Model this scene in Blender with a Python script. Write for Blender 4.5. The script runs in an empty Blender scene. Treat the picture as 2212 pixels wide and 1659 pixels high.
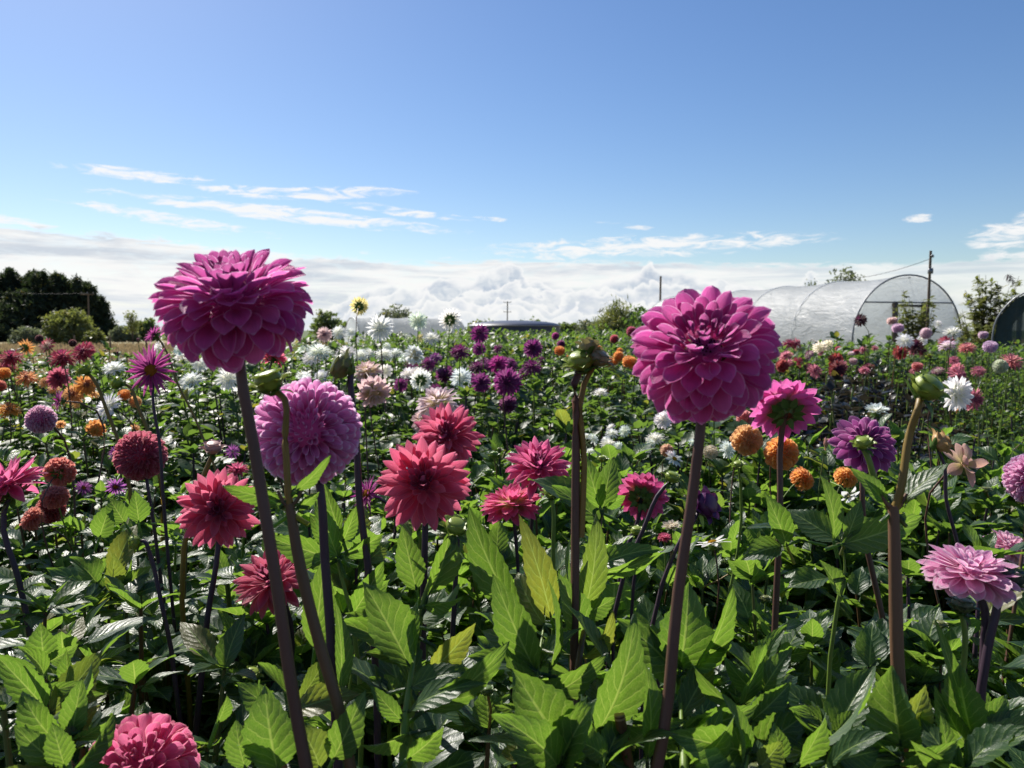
import bpy, math, random
import numpy as np
from mathutils import Vector, Matrix, Quaternion

random.seed(7)
RNG = np.random.default_rng(7)
SC = bpy.context.scene
COL = SC.collection
R = math.radians
CAM_H = 1.30
PITCH = R(4.0)
FPX = 1661.0                      # focal length in the 2212 px wide reading of the photograph
CF = Vector((0, math.cos(PITCH), -math.sin(PITCH)))
CU = Vector((0, math.sin(PITCH), math.cos(PITCH)))
CR = Vector((1, 0, 0))
CAM = Vector((0, 0, CAM_H))


def at(px, py, d):
    """world point seen at reading (px, py) at distance d"""
    return CAM + CF * d + CR * ((px - 1106) / FPX * d) + CU * ((829.5 - py) / FPX * d)


def proj(p):
    v = Vector(p) - CAM
    d = v.dot(CF)
    return 1106 + v.dot(CR) / d * FPX, 829.5 - v.dot(CU) / d * FPX, d


# ------------------------------------------------------------------ mesh building
class MB:
    def __init__(self):
        self.v, self.f, self.uv, self.rn, self.mi, self.n = [], [], [], [], [], 0

    def add(self, v, f, uv=None, rnd=(0.5, 0.5), mi=0):
        v = np.asarray(v, float).reshape(-1, 3)
        f = np.asarray(f, int)
        if uv is None:
            uv = np.zeros((len(v), 2))
        self.v.append(v)
        self.f.append((f + self.n, mi))
        self.uv.append(np.asarray(uv, float).reshape(-1, 2))
        self.rn.append(np.tile(np.asarray(rnd, float), (len(v), 1)))
        self.n += len(v)

    def grid(self, P, uv, rnd=(0.5, 0.5), mi=0, wrap=False):
        a, b = P.shape[:2]
        i = np.arange(a * b).reshape(a, b)
        if wrap:
            j = np.roll(i, -1, axis=1)
            f = np.stack([i[:-1], j[:-1], j[1:], i[1:]], -1).reshape(-1, 4)
        else:
            f = np.stack([i[:-1, :-1], i[:-1, 1:], i[1:, 1:], i[1:, :-1]], -1).reshape(-1, 4)
        self.add(P.reshape(-1, 3), f, uv.reshape(-1, 2), rnd, mi)

    def tube(self, pts, rad, sides=8, cap=True, mi=0, rnd=(0.5, 0.5)):
        pts = np.array([tuple(p) for p in pts], float)
        n = len(pts)
        rad = np.interp(np.linspace(0, 1, n), np.linspace(0, 1, len(rad)), rad) if hasattr(rad, '__len__') else np.full(n, rad)
        t = np.gradient(pts, axis=0)
        t /= np.linalg.norm(t, axis=1)[:, None] + 1e-12
        ref = np.array([0, 0, 1.0]) if abs(t[0][2]) < 0.9 else np.array([1.0, 0, 0])
        a = np.linspace(0, 2 * np.pi, sides, endpoint=False)
        P = np.zeros((n, sides, 3))
        for i in range(n):
            x = np.cross(ref, t[i]); x /= np.linalg.norm(x) + 1e-12
            y = np.cross(t[i], x)
            ref = y if False else ref
            P[i] = pts[i] + rad[i] * (np.cos(a)[:, None] * x + np.sin(a)[:, None] * y)
        uv = np.stack(np.meshgrid(np.linspace(0, 1, sides), np.linspace(0, 1, n)), -1)
        self.grid(P, uv, rnd, mi, wrap=True)
        if cap:
            for k, rev in ((0, False), (n - 1, True)):
                idx = np.arange(sides)
                c = P[k].mean(0)
                v = np.vstack([P[k], c])
                f = np.array([[i, (i + 1) % sides, sides] for i in idx])
                self.add(v, f if rev else f[:, ::-1], None, rnd, mi)

    def box(self, c, s, mi=0, rot=None):
        c = np.array(c, float); s = np.array(s, float) / 2
        v = np.array([[x, y, z] for x in (-1, 1) for y in (-1, 1) for z in (-1, 1)]) * s
        if rot is not None:
            v = v @ np.array(rot.to_3x3()).T
        f = [[0, 1, 3, 2], [4, 6, 7, 5], [0, 4, 5, 1], [2, 3, 7, 6], [0, 2, 6, 4], [1, 5, 7, 3]]
        self.add(v + c, f, None, (0.5, 0.5), mi)

    def mesh(self, name, mats, smooth=True):
        me = bpy.data.meshes.new(name)
        if not self.v:
            return me
        v = np.concatenate(self.v)
        uv = np.concatenate(self.uv); rn = np.concatenate(self.rn)
        loops = np.concatenate([f.reshape(-1) for f, _ in self.f])
        sizes = np.concatenate([np.full(len(f), f.shape[1]) for f, _ in self.f])
        mi = np.concatenate([np.full(len(f), m) for f, m in self.f])
        me.vertices.add(len(v)); me.vertices.foreach_set('co', v.astype(np.float32).ravel())
        me.loops.add(len(loops)); me.loops.foreach_set('vertex_index', loops.astype(np.int32))
        me.polygons.add(len(sizes))
        st = np.concatenate([[0], np.cumsum(sizes)[:-1]])
        me.polygons.foreach_set('loop_start', st.astype(np.int32))
        me.polygons.foreach_set('material_index', mi.astype(np.int32))
        if smooth:
            me.polygons.foreach_set('use_smooth', np.ones(len(sizes), bool))
        l = me.uv_layers.new(name='UVMap'); l.data.foreach_set('uv', uv[loops].astype(np.float32).ravel())
        l = me.uv_layers.new(name='rnd'); l.data.foreach_set('uv', rn[loops].astype(np.float32).ravel())
        me.update(calc_edges=True)
        for m in (mats if isinstance(mats, (list, tuple)) else [mats]):
            me.materials.append(m)
        return me


def link(name, me, parent=None, loc=(0, 0, 0), quat=None, scale=None, color=None, label=None):
    o = bpy.data.objects.new(name, me)
    COL.objects.link(o)
    if parent is not None:
        o.parent = parent
    o.location = loc
    if quat is not None:
        o.rotation_mode = 'QUATERNION'; o.rotation_quaternion = quat
    if scale is not None:
        o.scale = (scale,) * 3 if not hasattr(scale, '__len__') else scale
    if color is not None:
        o.color = (*color[:3], 1.0)
    if label:
        o['label'] = label
    return o


def tag(o, label=None, cat=None, group=None, kind=None):
    for k, v in (('label', label), ('category', cat), ('group', group), ('kind', kind)):
        if v:
            o[k] = v
    return o


def thing(name, label, cat, loc=(0, 0, 0), group=None):
    o = bpy.data.objects.new(name, None)
    COL.objects.link(o)
    o.location = loc
    o.empty_display_size = 0.05
    return tag(o, label, cat, group)


# ------------------------------------------------------------------ node helper
class NT:
    def __init__(self, tree):
        self.t = tree; self.l = tree.links

    def n(self, kind, props=None, **inp):
        nd = self.t.nodes.new(kind)
        for k, v in (props or {}).items():
            setattr(nd, k, v)
        for k, v in inp.items():
            self.set(nd, k, v)
        return nd

    def set(self, nd, key, v):
        key = key.replace('_', ' ') if isinstance(key, str) and key not in nd.inputs else key
        s = nd.inputs[key]
        if isinstance(v, bpy.types.NodeSocket):
            self.l.new(v, s)
        elif hasattr(v, '__len__') and s.type == 'RGBA' and len(v) == 3:
            s.default_value = (*v, 1)
        else:
            s.default_value = v

    def m(self, op, a, b=None, c=None, clamp=False):
        nd = self.t.nodes.new('ShaderNodeMath'); nd.operation = op; nd.use_clamp = clamp
        for i, v in enumerate((a, b, c)):
            if v is not None:
                self.set(nd, i, v)
        return nd.outputs[0]

    def step(self, x, a, b, lo=0.0, hi=1.0):
        nd = self.t.nodes.new('ShaderNodeMapRange'); nd.interpolation_type = 'SMOOTHSTEP'
        for i, v in enumerate((x, a, b, lo, hi)):
            self.set(nd, i, v)
        return nd.outputs[0]

    def lerp(self, x, a, b, lo=0.0, hi=1.0):
        nd = self.t.nodes.new('ShaderNodeMapRange')
        for i, v in enumerate((x, a, b, lo, hi)):
            self.set(nd, i, v)
        return nd.outputs[0]

    def mix(self, f, a, b, mode='MIX'):
        nd = self.t.nodes.new('ShaderNodeMix'); nd.data_type = 'RGBA'; nd.blend_type = mode
        nd.clamp_factor = True
        self.set(nd, 0, f)
        for i, v in ((6, a), (7, b)):
            s = nd.inputs[i]
            if isinstance(v, bpy.types.NodeSocket):
                self.l.new(v, s)
            else:
                s.default_value = (*v[:3], 1)
        return nd.outputs[2]

    def noise(self, vec, scale, detail=3, rough=0.5, out=0, dist=0.0):
        nd = self.t.nodes.new('ShaderNodeTexNoise')
        if vec is not None:
            self.l.new(vec, nd.inputs['Vector'])
        nd.inputs['Scale'].default_value = scale; nd.inputs['Detail'].default_value = detail
        nd.inputs['Roughness'].default_value = rough; nd.inputs['Distortion'].default_value = dist
        return nd.outputs[out]


def new_mat(name):
    m = bpy.data.materials.new(name); m.use_nodes = True
    m.node_tree.nodes.clear()
    return m, NT(m.node_tree)


def finish(N, shader):
    o = N.n('ShaderNodeOutputMaterial'); N.l.new(shader, o.inputs[0])


def uvnodes(N):
    uv = N.n('ShaderNodeUVMap', {'uv_map': 'UVMap'}).outputs[0]
    s = N.n('ShaderNodeSeparateXYZ', None, Vector=uv)
    rn = N.n('ShaderNodeUVMap', {'uv_map': 'rnd'}).outputs[0]
    r = N.n('ShaderNodeSeparateXYZ', None, Vector=rn)
    return uv, s.outputs[0], s.outputs[1], r.outputs[0], r.outputs[1]


def leaf_mat(name, top, back, trans, tw=0.42, rough=0.36, nv=8.0, vein=(0.30, 0.42, 0.12), veins=True, bump=1.0, spec=0.5):
    m, N = new_mat(name)
    uv, u, v, r1, r2 = uvnodes(N)
    oi = N.n('ShaderNodeObjectInfo').outputs['Random']
    rr = N.m('FRACT', N.m('ADD', r1, oi))
    a = N.m('MULTIPLY', N.m('ABSOLUTE', N.m('SUBTRACT', v, 0.5)), 2.0)
    geo = N.n('ShaderNodeNewGeometry')
    bf = geo.outputs['Backfacing']
    tc = N.n('ShaderNodeTexCoord').outputs['Object']
    blot = N.noise(tc, 22.0, 3, 0.6)
    mid = N.step(a, 0.075, 0.02)
    col_t = N.mix(N.lerp(rr, 0, 1, 0.0, 0.55), top, tuple(min(1, c * k) for c, k in zip(top, (1.75, 1.5, 0.9))))
    col_t = N.mix(N.lerp(blot, 0.35, 0.7, 0.0, 0.4), col_t, tuple(c * 0.7 for c in top))
    old = N.step(rr, .93, .99)
    col_t = N.mix(N.m('MULTIPLY', old, .6), col_t, (.16, .13, .03))
    col = N.mix(bf, col_t, back)
    tr = N.mix(N.lerp(rr, 0, 1, 0.0, 0.5), trans, (trans[0] * 0.72, trans[1] * 0.86, trans[2]))
    tr = N.mix(N.lerp(blot, 0.35, 0.7, 0.0, 0.3), tr, tuple(c * 0.7 for c in trans))
    tr = N.mix(N.m('MULTIPLY', old, .6), tr, (.50, .40, .04))
    normal = None
    if veins:
        wob = N.noise(uv, 5.0, 2)
        ph = N.m('FRACT', N.m('ADD', N.m('SUBTRACT', N.m('MULTIPLY', u, nv), N.m('MULTIPLY', a, 2.2)), N.m('MULTIPLY', wob, 0.9)))
        ln = N.m('ABSOLUTE', N.m('SUBTRACT', ph, 0.5))
        side = N.m('MULTIPLY', N.step(ln, 0.075, 0.02), N.step(a, 1.0, 0.75))
        vo = N.n('ShaderNodeTexVoronoi', {'feature': 'DISTANCE_TO_EDGE'}, Vector=uv, Scale=26.0).outputs['Distance']
        ret = N.m('MULTIPLY', N.step(vo, 0.10, 0.02), 0.35)
        allv = N.m('MAXIMUM', N.m('MAXIMUM', mid, N.m('MULTIPLY', side, 0.8)), ret)
        col = N.mix(N.m('MULTIPLY', N.m('MAXIMUM', mid, N.m('MULTIPLY', side, 0.55)), 0.55), col, vein)
        tr = N.mix(N.m('MULTIPLY', allv, 0.75), N.mix(N.lerp(N.noise(uv, 7.0, 4), .3, .7, 0, .45), tr, (trans[0] * .5, trans[1] * .6, trans[2] * .6)), (min(1, trans[0] * 1.6 + 0.12), min(1, trans[1] * 1.25 + 0.10), trans[2] + 0.09))
        # quilted relief between the veins
        hgt = N.m('ADD', N.m('MULTIPLY', N.m('POWER', N.m('MINIMUM', N.m('MULTIPLY', ln, 2.0), 1.0), 0.6), -1.0), N.m('MULTIPLY', N.m('MINIMUM', N.m('MULTIPLY', vo, 5.0), 1.0), 0.12))
        hgt = N.m('SUBTRACT', hgt, N.m('MULTIPLY', mid, 1.2))
        hgt = N.m('ADD', hgt, N.m('MULTIPLY', N.noise(uv, 5.0, 1), 1.2))
        bn = N.n('ShaderNodeBump', None, Height=hgt, Strength=0.30 * bump, Distance=0.0022)
        normal = bn.outputs[0]
    else:
        bn = N.n('ShaderNodeBump', None, Height=N.noise(tc, 90.0, 2), Strength=0.5 * bump, Distance=0.004)
        normal = bn.outputs[0]
    rg = N.m('ADD', rough, N.m('MULTIPLY', N.m('SUBTRACT', blot, 0.5), 0.35), clamp=True)
    rg = N.m('ADD', rg, N.m('MULTIPLY', bf, 0.2), clamp=True)
    p = N.n('ShaderNodeBsdfPrincipled', None, Base_Color=col, Roughness=rg, Normal=normal)
    p.inputs['Specular IOR Level'].default_value = spec
    t = N.n('ShaderNodeBsdfTranslucent', None, Color=tr, Normal=normal)
    mx = N.n('ShaderNodeMixShader', None, Fac=tw)
    N.l.new(p.outputs[0], mx.inputs[1]); N.l.new(t.outputs[0], mx.inputs[2])
    finish(N, mx.outputs[0])
    return m


def petal_mat(name, edge=0.45, edge_col=(0.85, 0.72, 0.85), base_col=None, tw=0.42, rough=0.5, dark=0.0, edge_w=0.25, streak=0.5, gain=1.0):
    """petal colour comes from the object's own colour; rim and base tints are pigment"""
    m, N = new_mat(name)
    uv, u, v, r1, r2 = uvnodes(N)
    c = N.n('ShaderNodeObjectInfo').outputs['Color']
    a = N.m('MULTIPLY', N.m('ABSOLUTE', N.m('SUBTRACT', v, 0.5)), 2.0)
    mp = N.n('ShaderNodeMapping', None, Vector=uv); mp.inputs['Scale'].default_value = (1.2, 24.0, 1)
    st = N.noise(mp.outputs[0], 1.6, 3, 0.6)
    c = N.mix(N.lerp(st, 0.3, 0.7, 0.0, streak), c, N.mix(0.5, c, (0, 0, 0)))
    c = N.mix(N.lerp(r1, 0, 1, 0, 0.22), c, N.mix(0.25, c, (1, 0.9, 0.9)))
    if dark > 0:   # young centre petals are deeper pigmented
        c = N.mix(N.m('MULTIPLY', N.step(r2, 0.30, 0.03), dark), c, N.mix(0.9, c, (0.07, 0.0, 0.045)))
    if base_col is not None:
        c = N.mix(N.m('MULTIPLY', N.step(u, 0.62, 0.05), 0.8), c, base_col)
    c = N.mix(N.m('MULTIPLY', N.step(u, 0.35, 1.0), edge * .10), c, edge_col)
    rim = N.m('MAXIMUM', N.step(a, 1 - edge_w, 1.0), N.step(u, 1 - edge_w * 0.55, 1.0))
    c = N.mix(N.m('MULTIPLY', rim, edge), c, edge_col)
    bn = N.n('ShaderNodeBump', None, Height=st, Strength=0.6, Distance=0.003)
    p = N.n('ShaderNodeBsdfPrincipled', None, Base_Color=c, Roughness=rough, Normal=bn.outputs[0])
    p.inputs['Specular IOR Level'].default_value = 0.3
    p.inputs['Sheen Weight'].default_value = 0.12
    gm = N.n('ShaderNodeGamma', None, Color=c, Gamma=0.78)
    tcol = gm.outputs[0]
    t = N.n('ShaderNodeBsdfTranslucent', None, Color=tcol, Normal=bn.outputs[0])
    mx = N.n('ShaderNodeMixShader', None, Fac=tw)
    N.l.new(p.outputs[0], mx.inputs[1]); N.l.new(t.outputs[0], mx.inputs[2])
    finish(N, mx.outputs[0])
    return m


def plain_mat(name, col, rough=0.6, var=0.3, scale=8.0, bump=0.2, objcol=False, spec=0.4, metallic=0.0, stretch=None, tw=0.0):
    m, N = new_mat(name)
    tc = N.n('ShaderNodeTexCoord').outputs['Object']
    vec = tc
    if stretch:
        mp = N.n('ShaderNodeMapping', None, Vector=tc); mp.inputs['Scale'].default_value = stretch
        vec = mp.outputs[0]
    nz = N.noise(vec, scale, 4, 0.6)
    c = N.n('ShaderNodeObjectInfo').outputs['Color'] if objcol else None
    base = c if objcol else col
    if objcol:
        dk = N.mix(0.5, c, (0, 0, 0))
    else:
        dk = tuple(x * 0.5 for x in col)
    c2 = N.mix(N.lerp(nz, 0.3, 0.7, 0.0, var * 2), base, dk)
    bn = N.n('ShaderNodeBump', None, Height=nz, Strength=bump, Distance=0.004)
    p = N.n('ShaderNodeBsdfPrincipled', None, Base_Color=c2, Roughness=rough, Normal=bn.outputs[0], Metallic=metallic)
    p.inputs['Specular IOR Level'].default_value = spec
    out = p.outputs[0]
    if tw > 0:
        t = N.n('ShaderNodeBsdfTranslucent', None, Color=c2)
        mx = N.n('ShaderNodeMixShader', None, Fac=tw)
        N.l.new(out, mx.inputs[1]); N.l.new(t.outputs[0], mx.inputs[2]); out = mx.outputs[0]
    finish(N, out)
    return m


M = {}
M['leaf'] = leaf_mat('dahlia_leaf', (0.022, 0.056, 0.022), (0.070, 0.115, 0.062), (0.235, 0.43, 0.032), tw=0.42, rough=.40, spec=.45)
M['leaf_blue'] = leaf_mat('dahlia_leaf_bluish', (0.020, 0.048, 0.028), (0.055, 0.09, 0.065), (0.24, 0.43, 0.035), tw=0.38, rough=0.41, spec=.36)
M['leaf_far'] = leaf_mat('dahlia_leaf_small', (0.028, 0.058, 0.024), (0.07, 0.105, 0.06), (0.19, 0.32, 0.04), tw=0.38, veins=False, rough=0.46, spec=.32)
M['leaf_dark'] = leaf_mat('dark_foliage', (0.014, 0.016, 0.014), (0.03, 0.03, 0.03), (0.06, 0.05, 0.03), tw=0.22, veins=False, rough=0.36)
M['leaf_tree'] = leaf_mat('hedgerow_leaf', (0.05, 0.085, 0.03), (0.08, 0.11, 0.06), (0.28, 0.38, 0.06), tw=0.3, veins=False)
M['needle'] = leaf_mat('conifer_needles', (0.020, 0.034, 0.018), (0.03, 0.042, 0.026), (0.08, 0.12, 0.03), tw=0.22, veins=False, rough=0.6, spec=0.25)
M['stem'] = plain_mat('stem', (0, 0, 0), 0.5, 0.25, 30, 0.25, objcol=True, stretch=(1, 1, 0.15))
M['bark'] = plain_mat('bark', (0.10, 0.075, 0.055), 0.9, 0.4, 10, 0.6)
M['calyx'] = plain_mat('calyx', (0.09, 0.17, 0.03), 0.45, 0.25, 40, 0.2, tw=0.2)
M['bud'] = plain_mat('bud', (0.12, 0.22, 0.03), 0.35, 0.25, 25, 0.15, objcol=True, tw=0.18)
M['disc'] = plain_mat('flower_disc', (0, 0, 0), 0.9, 0.4, 60, 0.9, objcol=True, spec=.05)
M['p_lilac'] = petal_mat('petal_lilac_rim', edge=0.74, edge_col=(0.90, 0.48, 0.78), tw=0.60, dark=0.6, edge_w=0.16)
M['p_ball'] = petal_mat('petal_ball', edge=0.92, edge_col=(0.92, 0.72, 0.88), base_col=(.52, .06, .28), tw=0.54, edge_w=0.22)  # deeper base colour paints the shade inside the petal tubes
M['p_plain'] = petal_mat('petal_plain', edge=0.36, edge_col=(0.92, 0.44, 0.58), tw=0.58, dark=0.85, edge_w=0.16)
M['p_pinkwhite'] = petal_mat('petal_pink_white', edge=0.72, edge_col=(0.92, 0.78, 0.84), tw=0.55, edge_w=0.35, base_col=(.70, .16, .36))
M['p_deep'] = petal_mat('petal_deep', edge=0.06, edge_col=(0.80, 0.40, 0.60), tw=0.52, dark=0.8, edge_w=0.12)
M['p_pom'] = petal_mat('petal_pompon', edge=0.30, edge_col=(0.92, 0.60, 0.50), tw=0.56, edge_w=0.16, dark=.25)
M['p_white'] = petal_mat('petal_white', edge=0.0, tw=0.55, streak=0.04, base_col=(0.86, 0.86, 0.66))
M['p_back'] = petal_mat('petal_pale_base', edge=0.15, edge_col=(0.85, 0.5, 0.8), tw=0.48, base_col=(0.55, 0.45, 0.12))

SKY_SAT = 1.2
SKY_STR, CLOUD_STR, SUN_E, EXPO = 0.067, 0.55, 5.0, 0.8
# ------------------------------------------------------------------ leaves
def leaf_grid(L, W, nu=12, nv=4, fold=0.25, droop=0.6, serr=0.12, teeth=6, wave=0.1, twist=0.0, a=0.76, b=1.1, ph=0.0):
    """one leaf blade along +Y, face +Z"""
    u = np.linspace(0, 1, nu + 1)
    c = np.linspace(-1, 1, nv + 1)
    w = W * (np.sin(np.pi * np.clip(u, 1e-6, 1) ** a)) ** b
    w = np.maximum(w, W * 0.03 * (1 - u))
    saw = (u * teeth + 0.001) % 1.0
    phi = droop * u
    du = 1.0 / nu
    cy = np.concatenate([[0], np.cumsum(np.cos((phi[:-1] + phi[1:]) / 2) * du)]) * L
    cz = -np.concatenate([[0], np.cumsum(np.sin((phi[:-1] + phi[1:]) / 2) * du)]) * L
    C, U = np.meshgrid(c, u)
    ww = w[:, None] * (1 + serr * (saw[:, None] - 0.4) * (np.abs(C) > 0.98))
    x = C * ww
    lift = np.abs(x) * math.tan(fold) + wave * W * np.abs(C) ** 2 * np.sin(U * 9 + ph + C * 1.3)
    fwd = serr * 0.5 * L / max(teeth, 1) * saw[:, None] * (np.abs(C) > 0.98)
    tw = twist * U
    xx = x * np.cos(tw) - lift * np.sin(tw)
    ll = x * np.sin(tw) + lift * np.cos(tw)
    nrm_y = np.sin(phi)[:, None]; nrm_z = np.cos(phi)[:, None]
    P = np.stack([xx, cy[:, None] + ll * nrm_y + fwd * np.cos(phi)[:, None], cz[:, None] + ll * nrm_z - fwd * np.sin(phi)[:, None]], -1)
    return P, np.stack([U, C * 0.5 + 0.5], -1)


def xf(P, M4):
    m = np.array(M4)
    return P @ m[:3, :3].T + m[:3, 3]


def frame(o, y, z, roll=0.0):
    y = Vector(y).normalized(); z = Vector(z)
    x = y.cross(z)
    if x.length < 1e-4:
        x = y.orthogonal()
    x.normalize(); z = x.cross(y).normalized()
    m = Matrix((x, y, z)).transposed()
    if roll:
        m = Matrix.Rotation(roll, 3, y) @ m
    m = m.to_4x4(); m.translation = o
    return m


DET = {'hero': (24, 6, 12), 'near': (14, 4, 7), 'mid': (5, 2, 0), 'far': (3, 2, 0)}


def add_leaf(mb, o, y, z, L, W, det, rng, droop=0.6, fold=0.25, roll=0.0):
    nu, nv, teeth = DET[det]
    P, uv = leaf_grid(L, W, nu, nv, fold, droop, 0.22 if teeth else 0.0, max(teeth, 1), 0.14 * rng.uniform(0.3, 1.4), rng.normal(0, 0.25), rng.uniform(0.66, 0.82), rng.uniform(0.9, 1.2), rng.uniform(0, 6))
    mb.grid(xf(P, frame(o, y, z, roll)), uv, (rng.random(), rng.random()))


def compound(mb, o, d, up, L, det, rng, narrow=1.0, droop=0.6):
    """dahlia leaf: terminal leaflet with one or two side pairs on a short stalk"""
    d = Vector(d).normalized(); up = Vector(up)
    side = d.cross(up).normalized()
    up = side.cross(d).normalized()
    pet = L * rng.uniform(0.25, 0.5)
    W = 0.27 * narrow
    o = Vector(o)
    e = o + d * pet
    if det in ('near', 'hero'):
        mb.tube([o, o.lerp(e, 0.5) + up * 0.004, e + d * L * 0.05], [0.0028, 0.0016], 5, False, 0)
    add_leaf(mb, e, d, up, L, L * W * rng.uniform(0.9, 1.15), det, rng, droop * rng.uniform(0.5, 1.5), rng.uniform(0.05, 0.45), rng.normal(0, 0.25))
    if rng.random() < (0.8 if det != 'far' else 0.5):
        for s in (-1, 1):
            b = e - d * pet * rng.uniform(0.0, 0.25)
            dd = (d * rng.uniform(0.5, 0.9) + side * s * rng.uniform(0.6, 0.9) - up * rng.uniform(-0.1, 0.25))
            l2 = L * rng.uniform(0.5, 0.78)
            add_leaf(mb, b, dd, up + side * s * 0.1, l2, l2 * W * 1.05, det, rng, droop * rng.uniform(0.3, 1.2), rng.uniform(0.05, 0.4), rng.normal(0, 0.3))


def plant_meshes(seed, h=1.0, det='near', leaf=0.12, ns=7, spread=0.2, narrow=1.0, droop=0.7, mat='leaf', stemcol=None, zmin=0.3, buds=2, nodes=6, up0=0.25):
    """leafy dahlia bush of unit height: returns (foliage mesh, stem mesh, list of bud positions)"""
    rng = np.random.default_rng(seed)
    fb, sb, tips = MB(), MB(), []
    for k in range(ns):
        az = rng.uniform(0, 2 * np.pi); r = spread * math.sqrt(rng.uniform(0.05, 1.0))
        hh = h * rng.uniform(0.72, 1.0)
        top = Vector((r * math.cos(az), r * math.sin(az), hh))
        base = Vector((rng.uniform(-0.04, 0.04), rng.uniform(-0.04, 0.04), 0))
        midp = Vector((top.x * 0.65, top.y * 0.65, hh * 0.5))
        path = [base, base.lerp(midp, .5) + Vector((0, 0, .02)), midp, midp.lerp(top, .5) + Vector((top.x * .05, top.y * .05, 0)), top]
        sb.tube(path, [0.008, 0.006, 0.003], 6 if det == 'near' else 4, False)
        tips.append(top)
        rot = rng.uniform(0, np.pi)
        for q in range(nodes):
            t = zmin + (1 - zmin) * (q + rng.uniform(-0.2, 0.3)) / (nodes - 0.7)
            t = min(max(t, 0.05), 0.99)
            i = t * 4; j = min(int(i), 3)
            p = path[j].lerp(path[j + 1], i - j)
            rot += math.pi / 2 + rng.normal(0, 0.3)
            for s in (0, math.pi):
                a2 = rot + s
                el = up0 + (t - 0.5) * 1.0 + rng.normal(0, 0.22)
                d = Vector((math.cos(a2) * math.cos(el), math.sin(a2) * math.cos(el), math.sin(el)))
                L = leaf * rng.uniform(0.7, 1.25) * (1.15 - 0.55 * max(0, t - 0.6) / 0.4)
                compound(fb, p, d, (0, 0, 1), L, det, rng, narrow, droop)
        # small upright top leaves
        for q in range(3):
            a2 = rng.uniform(0, 6.28); el = rng.uniform(0.5, 1.25)
            d = Vector((math.cos(a2) * math.cos(el), math.sin(a2) * math.cos(el), math.sin(el)))
            add_leaf(fb, top, d, (-d.x, -d.y, 0.6), leaf * rng.uniform(0.4, 0.8), leaf * 0.17 * narrow, det, rng, rng.uniform(-0.2, 0.7), 0.3)
    return fb.mesh('foliage', M[mat]), sb.mesh('stem', M['stem']), tips


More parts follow.
